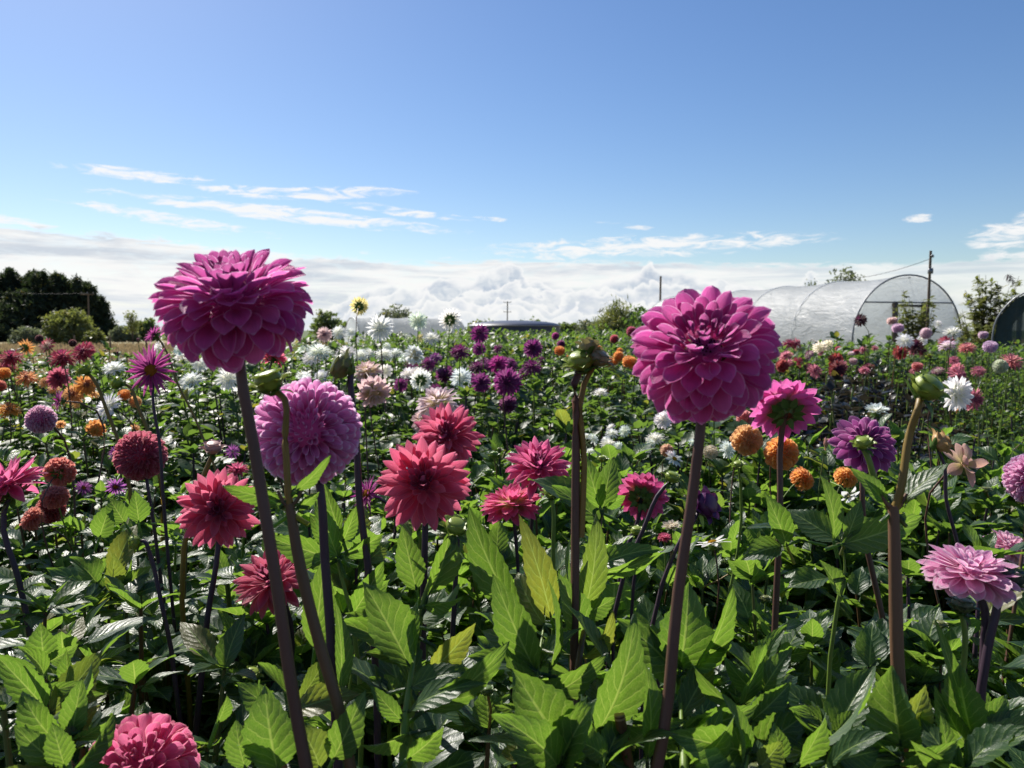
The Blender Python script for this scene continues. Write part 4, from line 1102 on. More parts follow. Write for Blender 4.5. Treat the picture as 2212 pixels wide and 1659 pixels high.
shoot('shoot with a large dark hanging leaf between the glowing ones', [(1330, 1500), (1300, 1659)],
      [(1290, 1580, 1370, 1326, 60, .15, LB), (1398, 1640, 1392, 1428, 34, .2, LB), (1330, 1560, 1245, 1560, 30, .6, LB), (1320, 1450, 1215, 1300, 44, 1.0, LB), (1310, 1640, 1240, 1600, 46, .2, LB)])
shoot('green-stemmed shoot with a broad glowing leaf behind the thick brown stalk', [(1470, 1440), (1472, 1560), (1478, 1659)],
      [(1468, 1446, 1488, 1256, 62, .1, LG), (1475, 1445, 1400, 1350, 28, -.5, LG), (1480, 1450, 1585, 1375, 34, .55, LG), (1500, 1455, 1583, 1266, 42, 1.0, LG), (1478, 1580, 1575, 1510, 34, .3, LG), (1470, 1600, 1390, 1560, 30, -.6, LB)])
shoot('shoot with several pointed upright leaves beside the thick brown stalk', [(1640, 1450), (1630, 1560), (1605, 1659)],
      [(1598, 1530, 1655, 1386, 36, .8, LG), (1635, 1500, 1565, 1420, 30, -.3, LG), (1645, 1495, 1712, 1400, 30, .35, LG), (1630, 1470, 1700, 1350, 24, -.4, LG), (1620, 1560, 1712, 1470, 34, .5, LG), (1600, 1650, 1560, 1500, 40, 1.0, LB), (1655, 1480, 1640, 1380, 18, .1, LG)])
shoot('shoot with silvery reflecting leaf tops next to the amber-brown stalk', [(1800, 1560), (1790, 1659)],
      [(1745, 1620, 1888, 1440, 40, 1.15, LG), (1800, 1600, 1728, 1558, 24, -.7, LG), (1720, 1659, 1785, 1540, 36, 1.1, LG), (1690, 1640, 1672, 1560, 26, .1, LG), (1805, 1600, 1850, 1530, 22, .3, LG), (1640, 1659, 1690, 1600, 34, .3, LG), (1810, 1640, 1900, 1620, 40, .7, LB)])
shoot('shoot topped by a round cupped leaf at the foot of the amber-brown stalk', [(1945, 1600), (1955, 1659)],
      [(1946, 1612, 1925, 1438, 66, -.15, LG), (1952, 1605, 2000, 1478, 40, .45, LG), (1950, 1605, 2010, 1520, 34, 1.1, LB), (1940, 1610, 1850, 1600, 26, .9, LG)], TAN)
shoot('shoot with an upright leaf below the side-on pink and cream bloom', [(2098, 1585), (2080, 1659)],
      [(2100, 1592, 2066, 1425, 48, -.1, LG), (2095, 1590, 2018, 1335, 20, .7, LG), (2106, 1585, 2175, 1500, 36, .5, LB), (2040, 1659, 2030, 1540, 26, .9, LB), (2110, 1600, 2215, 1530, 30, .4, LG)], TAN)
shoot('low shoot with two glowing leaves around the flat green bud', [(145, 1590), (150, 1659)],
      [(155, 1590, 178, 1462, 32, .1, LG), (125, 1605, 48, 1492, 38, -.35, LG), (140, 1659, 112, 1560, 32, .2, LG), (160, 1600, 230, 1560, 30, .9, LB), (120, 1600, 40, 1630, 30, .9, LB)])
shoot('shoot with a yellow-green sunlit leaf beside the dark violet stalk', [(96, 1420), (100, 1540)],
      [(96, 1430, 88, 1345, 34, .0, LG), (92, 1430, 30, 1400, 24, .9, LB), (104, 1430, 170, 1390, 22, .8, LB), (150, 1480, 145, 1400, 20, .2, LG)], PURPLE)
shoot('shoot with a big dark quilted leaf beside the thick brown stalk foot', [(640, 1500), (600, 1659)],
      [(600, 1665, 572, 1478, 62, .15, LB), (680, 1400, 702, 1200, 40, -.25, LB), (735, 1500, 722, 1290, 26, .7, LG), (720, 1640, 790, 1490, 40, .3, LB), (640, 1520, 528, 1560, 40, .7, LB), (690, 1659, 640, 1560, 40, .2, LB), (530, 1659, 510, 1555, 34, .0, LG), (470, 1560, 490, 1500, 20, .1, LG)])
shoot('shoot with glowing oval leaf under the dusky crimson ball', [(245, 1210), (235, 1330)],
      [(240, 1280, 246, 1195, 24, .1, LG), (250, 1290, 285, 1210, 18, .6, LG), (215, 1160, 240, 1085, 26, .3, LB), (270, 1130, 235, 1075, 22, .3, LB), (300, 1130, 290, 1060, 26, .2, LG), (210, 1260, 150, 1205, 28, .2, LG), (220, 1340, 300, 1310, 24, 1.0, LB)], TAN, .0045, d=1.55)
shoot('shoot with a drooping leaf in the row behind the orchid bloom stalk', [(1815, 1140), (1825, 1230), (1810, 1300)],
      [(1800, 1165, 1768, 1020, 24, .5, LB), (1745, 1170, 1610, 1140, 30, .9, LB), (1790, 1250, 1700, 1270, 34, .6, LG), (1830, 1160, 1860, 1080, 22, .2, LG), (1700, 1180, 1650, 1060, 28, .2, LG), (1690, 1180, 1600, 1210, 30, .9, LB), (1820, 1290, 1770, 1210, 24, .7, LB)], GREEN, .004, d=1.2)
shoot('shoot with veined leaves growing under the lilac ball dahlia', [(735, 1110), (730, 1200), (760, 1330)],
      [(735, 1150, 700, 1040, 24, .1, LG), (740, 1170, 770, 1090, 20, .9, LG), (728, 1190, 668, 1110, 26, .2, LG), (745, 1200, 830, 1150, 24, .9, LG), (760, 1330, 830, 1210, 30, .2, LG), (730, 1200, 660, 1230, 22, .7, LB)], GREEN, .0042, d=1.12)


def stub(label, pts, r, col):
    low = at(*pts[-1], .84)
    root = thing('cut_stem', label, 'cut stem', Vector((low.x, low.y, 0)))
    P = [at(x, y, .84) - root.location for x, y in pts]; P += [P[-1] * .5, Vector((0, 0, 0))]
    mb = MB(); mb.tube(smooth_path(P, 14), r, 10, True)
    link('stem', mb.mesh('stem', M['stem']), root, color=col)
    link('cut_end', (lambda b: (b.tube([P[0] - (P[1] - P[0]).normalized() * .0015, P[0] + (P[1] - P[0]).normalized() * .004], [r * .9, r * 1.06], 10), b.mesh('cut_end', M['stem']))[1])(MB()), root, color=(.35, .2, .08))


stub('short cut brown stem with pale end near the thick brown stalk foot', [(582, 1608), (600, 1640), (612, 1680)], .0075, (.20, .11, .04))
stub('ragged cut brown stem below the large dark hanging leaf', [(1338, 1545), (1348, 1600), (1362, 1680)], .0062, (.12, .055, .02))

# ------------------------------------------------------------------ the leafy rows
protos = {}


def proto(kind, var):
    key = (kind, var)
    if key not in protos:
        if kind == 'near':
            protos[key] = plant_meshes(100 + var, 1, 'near', .145, 8, .20, .98, .6, 'leaf' if var % 3 else 'leaf_blue', nodes=6, up0=.60)
        elif kind == 'lance':
            protos[key] = plant_meshes(200 + var, 1, 'near', .125, 9, .24, .84, .9, 'leaf_blue' if var % 3 else 'leaf', nodes=6, up0=.22)
        elif kind == 'mid':
            protos[key] = plant_meshes(300 + var, 1, 'mid', .10, 11, .26, .95, .6, 'leaf_far', nodes=8)
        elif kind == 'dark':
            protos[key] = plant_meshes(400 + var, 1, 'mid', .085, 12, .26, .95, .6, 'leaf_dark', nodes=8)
        elif kind == 'weed':
            protos[key] = plant_meshes(500 + var, 1, 'mid', .052, 24, .28, .95, .5, 'leaf_far', nodes=17, zmin=.2)
    return protos[key]


named = [o for o in COL.objects if o.parent is None and o.get('category') in ('dahlia', 'dahlia bud') and len(o['label'].split()) <= 13]
heads = []
for o in named:
    h = next((c for c in o.children if c.name.startswith(('flower_head', 'bud'))), None)
    if h is not None:
        x, y, dd = proj(o.location + h.location)
        heads.append([o, x, y, dd])
used = set()
SHORT = {}


def near_label(p, z):
    x, y, dd = proj(Vector((p[0], p[1], z)))
    best = None
    for o, hx, hy, hd_ in heads:
        if o.name in used or not (5 < hx < 2207 and hy < 1600):
            continue
        q = abs(hx - x) + .7 * abs(hy + 60 - y) + 60 * abs(math.log(hd_ / dd))
        if best is None or q < best[0]:
            best = (q, o, hx, hy)
    if best and best[0] < 150:
        used.add(best[1].name)
        t = best[1]['label'].split(',')[0]
        if t in SHORT:
            return None
        SHORT[t] = 1
        w = t.split()
        return 'leafy plant under the ' + t if len(w) <= 12 else None
    return None


def place_plant(kind, var, x, y, h, rz, wide, label, group, name='dahlia_plant', cat='dahlia plant'):
    fol, stm, tips = proto(kind, var)
    root = thing(name, label, cat, (x, y, 0), group)
    q = Quaternion((0, 0, 1), rz)
    link('foliage', fol, root, (0, 0, 0), q, (wide, wide, h))
    link('stem', stm, root, (0, 0, 0), q, (wide, wide, h), random.choice([GREEN, (.10, .12, .03), TAN, PURPLE]))
    if kind in ('mid', 'near') and random.random() < .8:
        for t in random.sample(tips, 2):
            p = q @ Vector((t.x * wide, t.y * wide, t.z * h))
            b = p + Vector((random.gauss(0, .03), random.gauss(0, .03), random.uniform(.03, .11)))
            if proj(root.location + b)[1] < 740 and random.random() < .5:
                continue
            mb = MB(); mb.tube([p, (p + b) / 2 + Vector((.004, 0, 0)), b], [.0022, .002, .0018], 5, False)
            link('stem', mb.mesh('stem', M['stem']), root, color=random.choice([GREEN, TAN, AMBER]))
            link('bud', BUD, root, b, None, random.uniform(.008, .013), random.choice([(.13, .22, .03), (.10, .16, .04), (.16, .18, .06)]))
    return root


def inside(x, y, m=.35):
    return abs(x) < .70 * y + m


rr = random.Random(21)
spots = []
y = .95
while y < 7.6:
    sp = .24 if y < 3 else .40
    x = -(.70 * y + .35)
    while x < .70 * y + .35:
        spots.append((x + rr.uniform(-.4, .4) * sp, y + rr.uniform(-.4, .4) * sp, sp))
        x += sp
    y += sp * .95
spots.sort(key=lambda s: s[1])
nplants = 0
for x, y, sp in spots:
    px = 1106 + x / y * FPX
    # bare path between two rows on the near side
    if -1.75 < x + .25 * (y - 2.2) < -1.35 and 1.6 < y < 3.2 and rr.random() < .75:
        continue
    z = ztop(x, y) * (rr.uniform(.78, 1.05) if rr.random() < .8 else rr.uniform(1.03, 1.13))
    if y > 3:
        z *= 1 + .05 * math.sin(x * 2.1 + y * 1.3) * math.sin(y * 1.7 - x)
    if y < 1.5:
        z *= rr.uniform(.88, 1.0)
    kind = 'mid'
    if y < 3:
        kind = 'lance' if px < 620 else 'near'
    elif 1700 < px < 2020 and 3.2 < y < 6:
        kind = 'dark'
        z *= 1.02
    elif px > 2040 and 2.8 < y < 6:
        kind = 'weed'; z *= 1.02
    elif px > 2040 and y >= 6:
        kind = 'weed'
    lb = near_label((x, y), z) if kind not in ('dark', 'weed') else None
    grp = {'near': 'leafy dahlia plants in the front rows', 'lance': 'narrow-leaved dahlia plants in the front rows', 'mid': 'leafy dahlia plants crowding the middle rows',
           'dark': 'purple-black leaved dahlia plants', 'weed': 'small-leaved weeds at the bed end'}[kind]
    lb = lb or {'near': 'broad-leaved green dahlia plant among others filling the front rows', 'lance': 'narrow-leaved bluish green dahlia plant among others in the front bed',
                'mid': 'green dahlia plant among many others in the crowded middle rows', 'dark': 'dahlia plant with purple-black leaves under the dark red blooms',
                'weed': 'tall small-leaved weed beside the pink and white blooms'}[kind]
    if kind == 'weed':
        place_plant(kind, rr.randrange(3), x, y, z, rr.uniform(0, 6.28), rr.uniform(.9, 1.2), lb, grp, 'weed', 'weed')
    else:
        place_plant(kind, rr.randrange(6 if kind in ('near', 'lance', 'mid') else 3), x, y, z, rr.uniform(0, 6.28), rr.uniform(.85, 1.15) * (1.25 if y > 3 else 1), lb, grp)
    nplants += 1
print('plants', nplants)

# the far rows read as one mass
fb = MB(); rng = np.random.default_rng(77)
y = 7.6
lib = []
for k in range(5):
    lm = MB()
    for q in range(150):
        a = rng.uniform(0, 6.28); r = .34 * math.sqrt(rng.random()); zz = rng.uniform(.45, 1.0) ** .7
        el = rng.uniform(-.2, 1.0); a2 = rng.uniform(0, 6.28)
        dv = Vector((math.cos(a2) * math.cos(el), math.sin(a2) * math.cos(el), math.sin(el)))
        L = rng.uniform(.05, .11)
        P, uv = leaf_grid(L, L * .28, 3, 2, .25, .5, 0, 1, .05)
        lm.grid(xf(P, frame(Vector((r * math.cos(a), r * math.sin(a), zz * (1 - .25 * r))), dv, (0, 0, 1))), uv, (rng.random(), .5))
    lib.append((np.concatenate(lm.v), np.concatenate([f for f, _ in lm.f]), np.concatenate(lm.uv), np.concatenate(lm.rn)))
while y < 19:
    sp = .52
    x = -.70 * y - .3
    while x < .70 * y + .3:
        xx, yy = x + rng.uniform(-.2, .2), y + rng.uniform(-.2, .2)
        px = 1106 + xx / yy * FPX
        x += sp
        if px < 380 and yy > 9.5:
            continue
        if px < 780 and yy > 12.5:
            continue
        if px > 1640 and yy > 15.5:
            continue
        V, F, UV, RN = lib[rng.integers(5)]
        a = rng.uniform(0, 6.28); cs, sn = math.cos(a), math.sin(a)
        h = ztop(xx, yy) * rng.uniform(.84, 1.06)
        Vt = np.stack([V[:, 0] * cs - V[:, 1] * sn + xx, V[:, 0] * sn + V[:, 1] * cs + yy, V[:, 2] * h], -1)
        fb.v.append(Vt); fb.f.append((F + fb.n, 0)); fb.uv.append(UV); fb.rn.append((RN + rng.random()) % 1.0); fb.n += len(Vt)
    y += sp
o = link('dahlia_foliage', fb.mesh('dahlia_foliage', M['leaf_far']))
tag(o, 'dense green mass of distant dahlia rows reaching towards the tunnels', 'foliage', None, 'stuff')
# ------------------------------------------------------------------ ground
def ground_mat():
    m, N = new_mat('soil_and_meadow')
    tc = N.n('ShaderNodeTexCoord').outputs['Object']
    s = N.n('ShaderNodeSeparateXYZ', None, Vector=tc)
    n1 = N.noise(tc, 6.0, 6, .65); n2 = N.noise(tc, .25, 4, .6); n3 = N.noise(tc, 40, 3, .6)
    soil = N.mix(n1, (.030, .020, .013), (.075, .052, .035))
    grass = N.mix(n2, (.30, .23, .12), (.20, .19, .08))
    grass = N.mix(N.lerp(n3, .35, .7, 0, .5), grass, (.12, .10, .04))
    f = N.step(N.m('ADD', s.outputs[1], N.m('MULTIPLY', n2, 3.0)), 10.0, 13.0)
    far = N.step(s.outputs[1], 90, 140)
    c = N.mix(f, soil, grass); c = N.mix(far, c, (.07, .10, .035))
    bn = N.n('ShaderNodeBump', None, Height=n1, Strength=.8, Distance=.03)
    p = N.n('ShaderNodeBsdfPrincipled', None, Base_Color=c, Roughness=.95, Normal=bn.outputs[0])
    p.inputs['Specular IOR Level'].default_value = .2
    finish(N, p.outputs[0]); return m


mb = MB()
g = np.array([-1500, -300, -60, -20, -8, -3, 0, 3, 8, 20, 60, 300, 1500], float)
gy = np.array([-200, -20, -5, 0, 2, 4, 8, 14, 25, 60, 150, 500, 2500], float)
X, Y = np.meshgrid(g, gy, indexing='ij')
mb.grid(np.stack([X, Y, 0 * X], -1), np.zeros(X.shape + (2,)))
o = link('ground', mb.mesh('ground', ground_mat())); tag(o, kind='structure')

# dry grass of the meadow
grm = plain_mat('dry_grass', (.40, .30, .16), .8, .35, 3.0, 0, tw=.3)
mb = MB(); rng = np.random.default_rng(5)
V, F, RN = [], [], []
n = 26000
for xlo, xhi, ylo, yhi, k, hmx in ((-46, -3, 13, 62, n, .42), (-7.2, -3.0, 13.5, 24, 5200, .95)):
    yy = ylo + (yhi - ylo) * rng.random(k) ** 1.6
    xx = xlo + (xhi - xlo) * rng.random(k)
    px = 1106 + xx / yy * FPX
    keep = (px < 800) & (px > -60) if k == n else (px > 560) & (px < 860)
    xx, yy = xx[keep], yy[keep]; k = len(xx)
    h = hmx * rng.uniform(.4, 1.0, k); w = .010 + yy * .0006
    a = rng.uniform(0, 6.28, k); lx = rng.normal(0, .25, k) * h; ly = rng.normal(0, .25, k) * h
    b = np.stack([xx, yy, 0 * xx], -1)
    sd = np.stack([np.cos(a) * w, np.sin(a) * w, 0 * a], -1)
    md = b + np.stack([lx * .4, ly * .4, h * .6], -1); tp = b + np.stack([lx, ly, h], -1)
    V = np.stack([b - sd, b + sd, md + sd * 1.2, md - sd * 1.2, tp], 1).reshape(-1, 3)
    i = np.arange(k)[:, None] * 5
    mb.add(V, np.concatenate([i + np.array([[0, 1, 2, 3]])]), None)
    mb.f.append((np.concatenate([i + np.array([[3, 2, 4]])]) + mb.n - len(V), 0))
o = link('dry_grass', mb.mesh('dry_grass', grm, False)); tag(o, 'tall straw-coloured dry grass on the meadow beyond the dahlia bed', 'grass', None, 'stuff')


# ------------------------------------------------------------------ trees and shrubs
def crown_mesh(seed, shape, nclump, nleaf, leaf, mat, clump=.25, name='crown', aspect=.45, narrow=False, up=.2):
    """leaf-sized faces gathered into clumps; shape(u1,u2,u3) returns a point in the unit crown"""
    rng = np.random.default_rng(seed)
    ctr = np.array([shape(rng) for _ in range(nclump)])
    n = nclump * nleaf
    c = np.repeat(ctr, nleaf, 0) + rng.normal(0, 1, (n, 3)) * clump * np.array([1, 1, .7])
    d = rng.normal(0, 1, (n, 3)); d[:, 2] += up; d /= np.linalg.norm(d, axis=1)[:, None]
    e = np.cross(d, rng.normal(0, 1, (n, 3))); e /= np.linalg.norm(e, axis=1)[:, None]
    L = leaf * rng.uniform(.6, 1.3, n)[:, None]
    p0 = c - d * L * .5; p2 = c + d * L * .5; p1 = c + e * L * aspect * .5; p3 = c - e * L * aspect * .5
    V = np.stack([p0, p1, p2, p3], 1).reshape(-1, 3)
    mb = MB()
    mb.v.append(V); mb.f.append((np.arange(n * 4).reshape(-1, 4), 0)); mb.n = n * 4
    mb.uv.append(np.tile(np.array([[0, .5], [.5, 1], [1, .5], [.5, 0]]), (n, 1)))
    mb.rn.append(np.repeat(np.repeat(rng.random((nclump, 1)), nleaf, 0) * np.array([[1, 1]]) , 4, 0))
    return mb.mesh(name, M[mat], False)


def conifer_shape(H, Rr, p=1.0):
    sp = [(random.Random(int(H * 1000) + k).gauss(0, .42) * Rr, random.Random(int(H * 1000) + 50 + k).uniform(-.3, .3) * Rr, random.Random(int(H * 1000) + 90 + k).uniform(.84, 1.06)) for k in range(6)]

    def f(rng):
        if rng.random() < .16:      # ragged leaders along the top
            x, y, tz = sp[rng.integers(6)]; t = rng.random()
            a = rng.uniform(0, 6.28); r = (1 - t) * .34
            return (x + r * math.cos(a), y + r * math.sin(a), H * (tz - .22) + H * .22 * t)
        t = rng.random() ** 1.35
        a = rng.uniform(0, 6.28)
        r = Rr * (1 - t) ** p * (0.55 + .45 * math.sin(a * 3 + t * 14) ** 2) * math.sqrt(rng.uniform(.25, 1))
        return (r * math.cos(a), r * math.sin(a), H * (.04 + .96 * t))
    return f


def dome_shape(H, Rr, z0=0.1, lob=.3):
    def f(rng):
        while True:
            v = rng.normal(0, 1, 3); v /= np.linalg.norm(v)
            if v[2] > -.35:
                break
        a = math.atan2(v[1], v[0])
        k = rng.uniform(.55, 1.0) ** .6 * (1 - lob + lob * math.sin(a * 4 + v[2] * 5) ** 2)
        return (v[0] * Rr * k, v[1] * Rr * k, H * z0 + H * (1 - z0) * max(0.0, (v[2] * k + .35) / 1.35))
    return f


def tree(name, label, cat, px, d, H, shape, seed, nclump, nleaf, leaf, mat='leaf_tree', clump=.25, group=None, aspect=.45, limbs=6, up=.2, tr=.12):
    b = at(px, 713, d); base = Vector((b.x, b.y, 0))
    root = thing(name, label, cat, base, group)
    link('crown', crown_mesh(seed, shape, nclump, nleaf, leaf, mat, clump, 'crown', aspect, up=up), root)
    mb = MB(); rng = np.random.default_rng(seed + 1)
    top = Vector((rng.normal(0, .1), rng.normal(0, .1), H * .9))
    mb.tube(smooth_path([(0, 0, -.1), (rng.normal(0, .05), 0, H * .4), top], 10), [tr, tr * .6, tr * .12], 8, False)
    for k in range(limbs):
        p = Vector(shape(rng)); t = min(.85, max(.08, p.z / H * .6))
        s = Vector((0, 0, 0)).lerp(top, t)
        mb.tube(smooth_path([s, s.lerp(p, .5) + Vector((0, 0, .05 * H * rng.random())), p], 8), [tr * .4, tr * .08], 5, False)
    link('trunk', mb.mesh('trunk', M['bark']), root)
    return root


dc = 92.0
for k, (px, top, w) in enumerate([(-30, 572, 210), (28, 584, 190), (78, 582, 190), (128, 592, 180), (172, 606, 165), (206, 636, 110), (55, 630, 220)]):
    H = CAM_H + (713 - top) / FPX * dc
    Rr = w / 2 / FPX * dc
    tree('conifer', ['tall dark conifer at the picture edge behind the meadow', 'dark conifer with a ragged top near the picture edge', 'dark conifer above the small grey-green bush', 'dark conifer standing behind the round pale bush',
                     'dark conifer directly behind the utility pole with the wire', 'outermost dark conifer sloping down to the thin young tree', 'shorter dark conifer filling the base of the group'][k],
         'conifer', px, dc + (k % 3) * 1.5 - (3 if k == 6 else 0), H, conifer_shape(H * .97, Rr, .58), 40 + k, 1150, 16, .46, 'needle', .24, 'dark conifers behind the meadow', .3, 4, .5, .2)


def bush(label, px, top, w, d, seed, mat='leaf_tree', dens=260, leaf=None, name='bush', cat='bush', group=None, z0=.02, nl=16, clump=None, lob=.25):
    H = CAM_H + (713 - top) / FPX * d; Rr = w / 2 / FPX * d
    return tree(name, label, cat, px, d, H, dome_shape(H, Rr, z0, lob), seed, dens, nl, leaf or max(.05, d * .0035), mat, clump or Rr * .10, group, .55, 5, .2, Rr * .06)


M['leaf_olive'] = leaf_mat('olive_leaf', (.11, .13, .035), (.13, .14, .06), (.34, .38, .07), tw=.3, veins=False, rough=.5)
M['leaf_grey'] = leaf_mat('grey_green_leaf', (.11, .13, .08), (.12, .14, .10), (.28, .32, .14), tw=.3, veins=False, rough=.6)
bush('round yellow-green bush in front of the dark conifers', 150, 664, 108, 64, 60, 'leaf_olive', 420, .30)
bush('low grey-green bush beside the round yellow-green one', 58, 702, 66, 60, 61, 'leaf_grey', 200, .22)
bush('small olive bush at the skirt of the round yellow-green one', 205, 710, 44, 62, 62, 'leaf_olive', 120, .24)
tree('young_tree', 'thin pale young tree standing alone past the conifers', 'tree', 287, 75, 3.3, dome_shape(3.4, .8, .25, .5), 63, 60, 14, .22, 'leaf_olive', .16, None, .5, 8, .2, .06)
for k, (lb, px, top, w, d) in enumerate([('hedge bush at the meadow end below the young tree', 270, 702, 60, 85), ('dark green rounded tree beside the huge magenta bloom edge', 318, 688, 56, 90), ('distant bush mostly hidden by the huge magenta bloom', 400, 694, 90, 95),
                                         ('distant hedge tree behind the huge magenta bloom', 560, 690, 120, 95), ('dark rounded tree emerging beside the huge magenta bloom', 705, 664, 70, 70), ('scrubby bush between the dark rounded tree and the lone yellow bloom', 755, 685, 62, 62),
                                         ('broad flat-topped tree above the small white tunnel', 850, 657, 96, 75), ('small tree hidden at the end of the small white tunnel', 918, 680, 40, 75), ('low distant hedge past the dark blue tank', 1225, 694, 70, 80),
                                         ('distant hedge bush beside the grassy green bush', 1268, 690, 70, 62), ('far hedge behind the dark blue tank', 1150, 690, 90, 110), ('thin far hedge near the distant power pole', 1040, 692, 70, 115)]):
    bush(lb, px, top, w, d, 70 + k, ['leaf_grey', 'leaf_tree', 'leaf_tree'][k % 3], 200, d * .0042, lob=.45)
# brown weeds in front of the small tunnel
o = None
# willowy grass-like bush and leafy shrubs beside the tunnel
r_ = tree('grassy_bush', 'feathery grass-like green bush beside the far end of the polytunnel', 'bush', 1338, 19, 2.02, dome_shape(2.02, .70, .05, .2), 90, 620, 18, .17, 'leaf_olive', .10, None, .14, 5, 1.2, .04)
bush('leafy green shrub leaning on the far end of the polytunnel', 1392, 652, 120, 14.5, 91, 'leaf_far', 800, .10, name='shrub', cat='shrub', nl=9, clump=.07, lob=.6)
bush('leafy green shrub below the feathery bush', 1300, 700, 140, 15, 92, 'leaf_far', 300, .08, name='shrub', cat='shrub', nl=9, clump=.08, lob=.4)
bush('treetop showing above the polytunnel ridge', 1826, 574, 100, 40, 93, 'leaf_grey', 420, .19, name='tree', cat='tree', lob=.6, clump=.22)
bush('small treetop just above the polytunnel ridge farther along', 1752, 600, 34, 42, 98, 'leaf_grey', 40, .15, name='tree', cat='tree', lob=.6, clump=.2)


def sapling(label, px, top, w, d, seed, leaf=.06, mat='leaf_olive', n=9, per=16):
    b = at(px, 713, d); root = thing('sapling', label, 'sapling', (b.x, b.y, 0))
    H = CAM_H + (713 - top) / FPX * d; Rr = w / 2 / FPX * d
    rng = np.random.default_rng(seed); sb, fb = MB(), MB()
    for k in range(n):
        a = rng.uniform(0, 6.28); r = Rr * math.sqrt(rng.random()); hh = H * rng.uniform(.62, 1)
        P = smooth_path([(0, 0, 0), (r * .4 * math.cos(a), r * .4 * math.sin(a), hh * .5), (r * math.cos(a), r * math.sin(a), hh)], 14)
        sb.tube(P, [.016, .008, .003], 5, False)
        for q in range(per):
            t = rng.uniform(.45, 1.0) ** .8; p = P[int(t * (len(P) - 1))]
            for s in range(3):
                dv = Vector(rng.normal(0, 1, 3)); dv.z = abs(dv.z) * .5
                add_leaf(fb, p + Vector(rng.normal(0, .035, 3)), dv, (0, 0, 1), leaf * rng.uniform(.7, 1.3), leaf * .28, 'far', rng)
    link('foliage', fb.mesh('foliage', M[mat]), root); link('trunk', sb.mesh('trunk', M['bark']), root)
    return root


sapling('tall yellowing sapling in front of the polytunnel door', 1980, 618, 92, 15.5, 94, .13, n=15, per=18)
sapling('bushy yellow-green sapling between the polytunnel and the green net tunnel', 2138, 592, 108, 16, 95, .12, n=30, per=24)
sapling('low leafy sapling at the foot of the green net tunnel', 2120, 665, 120, 15, 96, .09, n=24, per=20)

# ------------------------------------------------------------------ polytunnel
def film_mat(name, tr, alpha, rough=.28, tint=(.80, .82, .82), tk=.78):
    m, N = new_mat(name)
    tc = N.n('ShaderNodeTexCoord').outputs['Object']
    nz = N.noise(tc, 3.0, 4, .6)
    mpw = N.n('ShaderNodeMapping', None, Vector=tc); mpw.inputs['Scale'].default_value = (1.6, .55, 2.6); mpw.inputs['Rotation'].default_value = (0, 0, .5)
    bn = N.n('ShaderNodeBump', None, Height=N.m('ADD', N.noise(tc, 1.4, 3), N.m('MULTIPLY', N.noise(mpw.outputs[0], 2.2, 5, .6, dist=1.2), 1.0)), Strength=.55, Distance=.09)
    zz = N.n('ShaderNodeSeparateXYZ', None, Vector=tc).outputs[2]
    grime = N.m('MULTIPLY', N.step(N.m('ADD', zz, N.m('MULTIPLY', nz, .9)), 1.5, .4), N.lerp(N.noise(tc, 7, 5, .7), .35, .65, .1, .6))
    tint = N.mix(grime, tint, (.42, .46, .38))
    p = N.n('ShaderNodeBsdfPrincipled', None, Base_Color=tint, Roughness=rough, Normal=bn.outputs[0])
    t = N.n('ShaderNodeBsdfTranslucent', None, Color=(.88 * tk, .91 * tk, .91 * tk), Normal=bn.outputs[0])
    mx = N.n('ShaderNodeMixShader', None, Fac=tr); N.l.new(p.outputs[0], mx.inputs[1]); N.l.new(t.outputs[0], mx.inputs[2])
    tp = N.n('ShaderNodeBsdfTransparent', None, Color=(.93, .96, .95))
    m2 = N.n('ShaderNodeMixShader', None, Fac=N.lerp(nz, .3, .7, alpha * .75, alpha * 1.2)); N.l.new(mx.outputs[0], m2.inputs[1]); N.l.new(tp.outputs[0], m2.inputs[2])
    finish(N, m2.outputs[0]); return m


FILM = film_mat('tunnel_film', .54, .08, .48, (.48, .51, .53), .78); FILM_END = film_mat('tunnel_end_film', .70, .20, .45, (.88, .92, .91), 1.1)
GALV = plain_mat('galvanised_tube', (.22, .23, .24), .45, .2, 20, .1, metallic=.5)
HOOPM = plain_mat('hoop_tape', (.80, .82, .82), .5, .1, 20, .05)
WOOD = plain_mat('weathered_wood', (.16, .12, .085), .85, .35, 9, .4, stretch=(6, 6, .6))


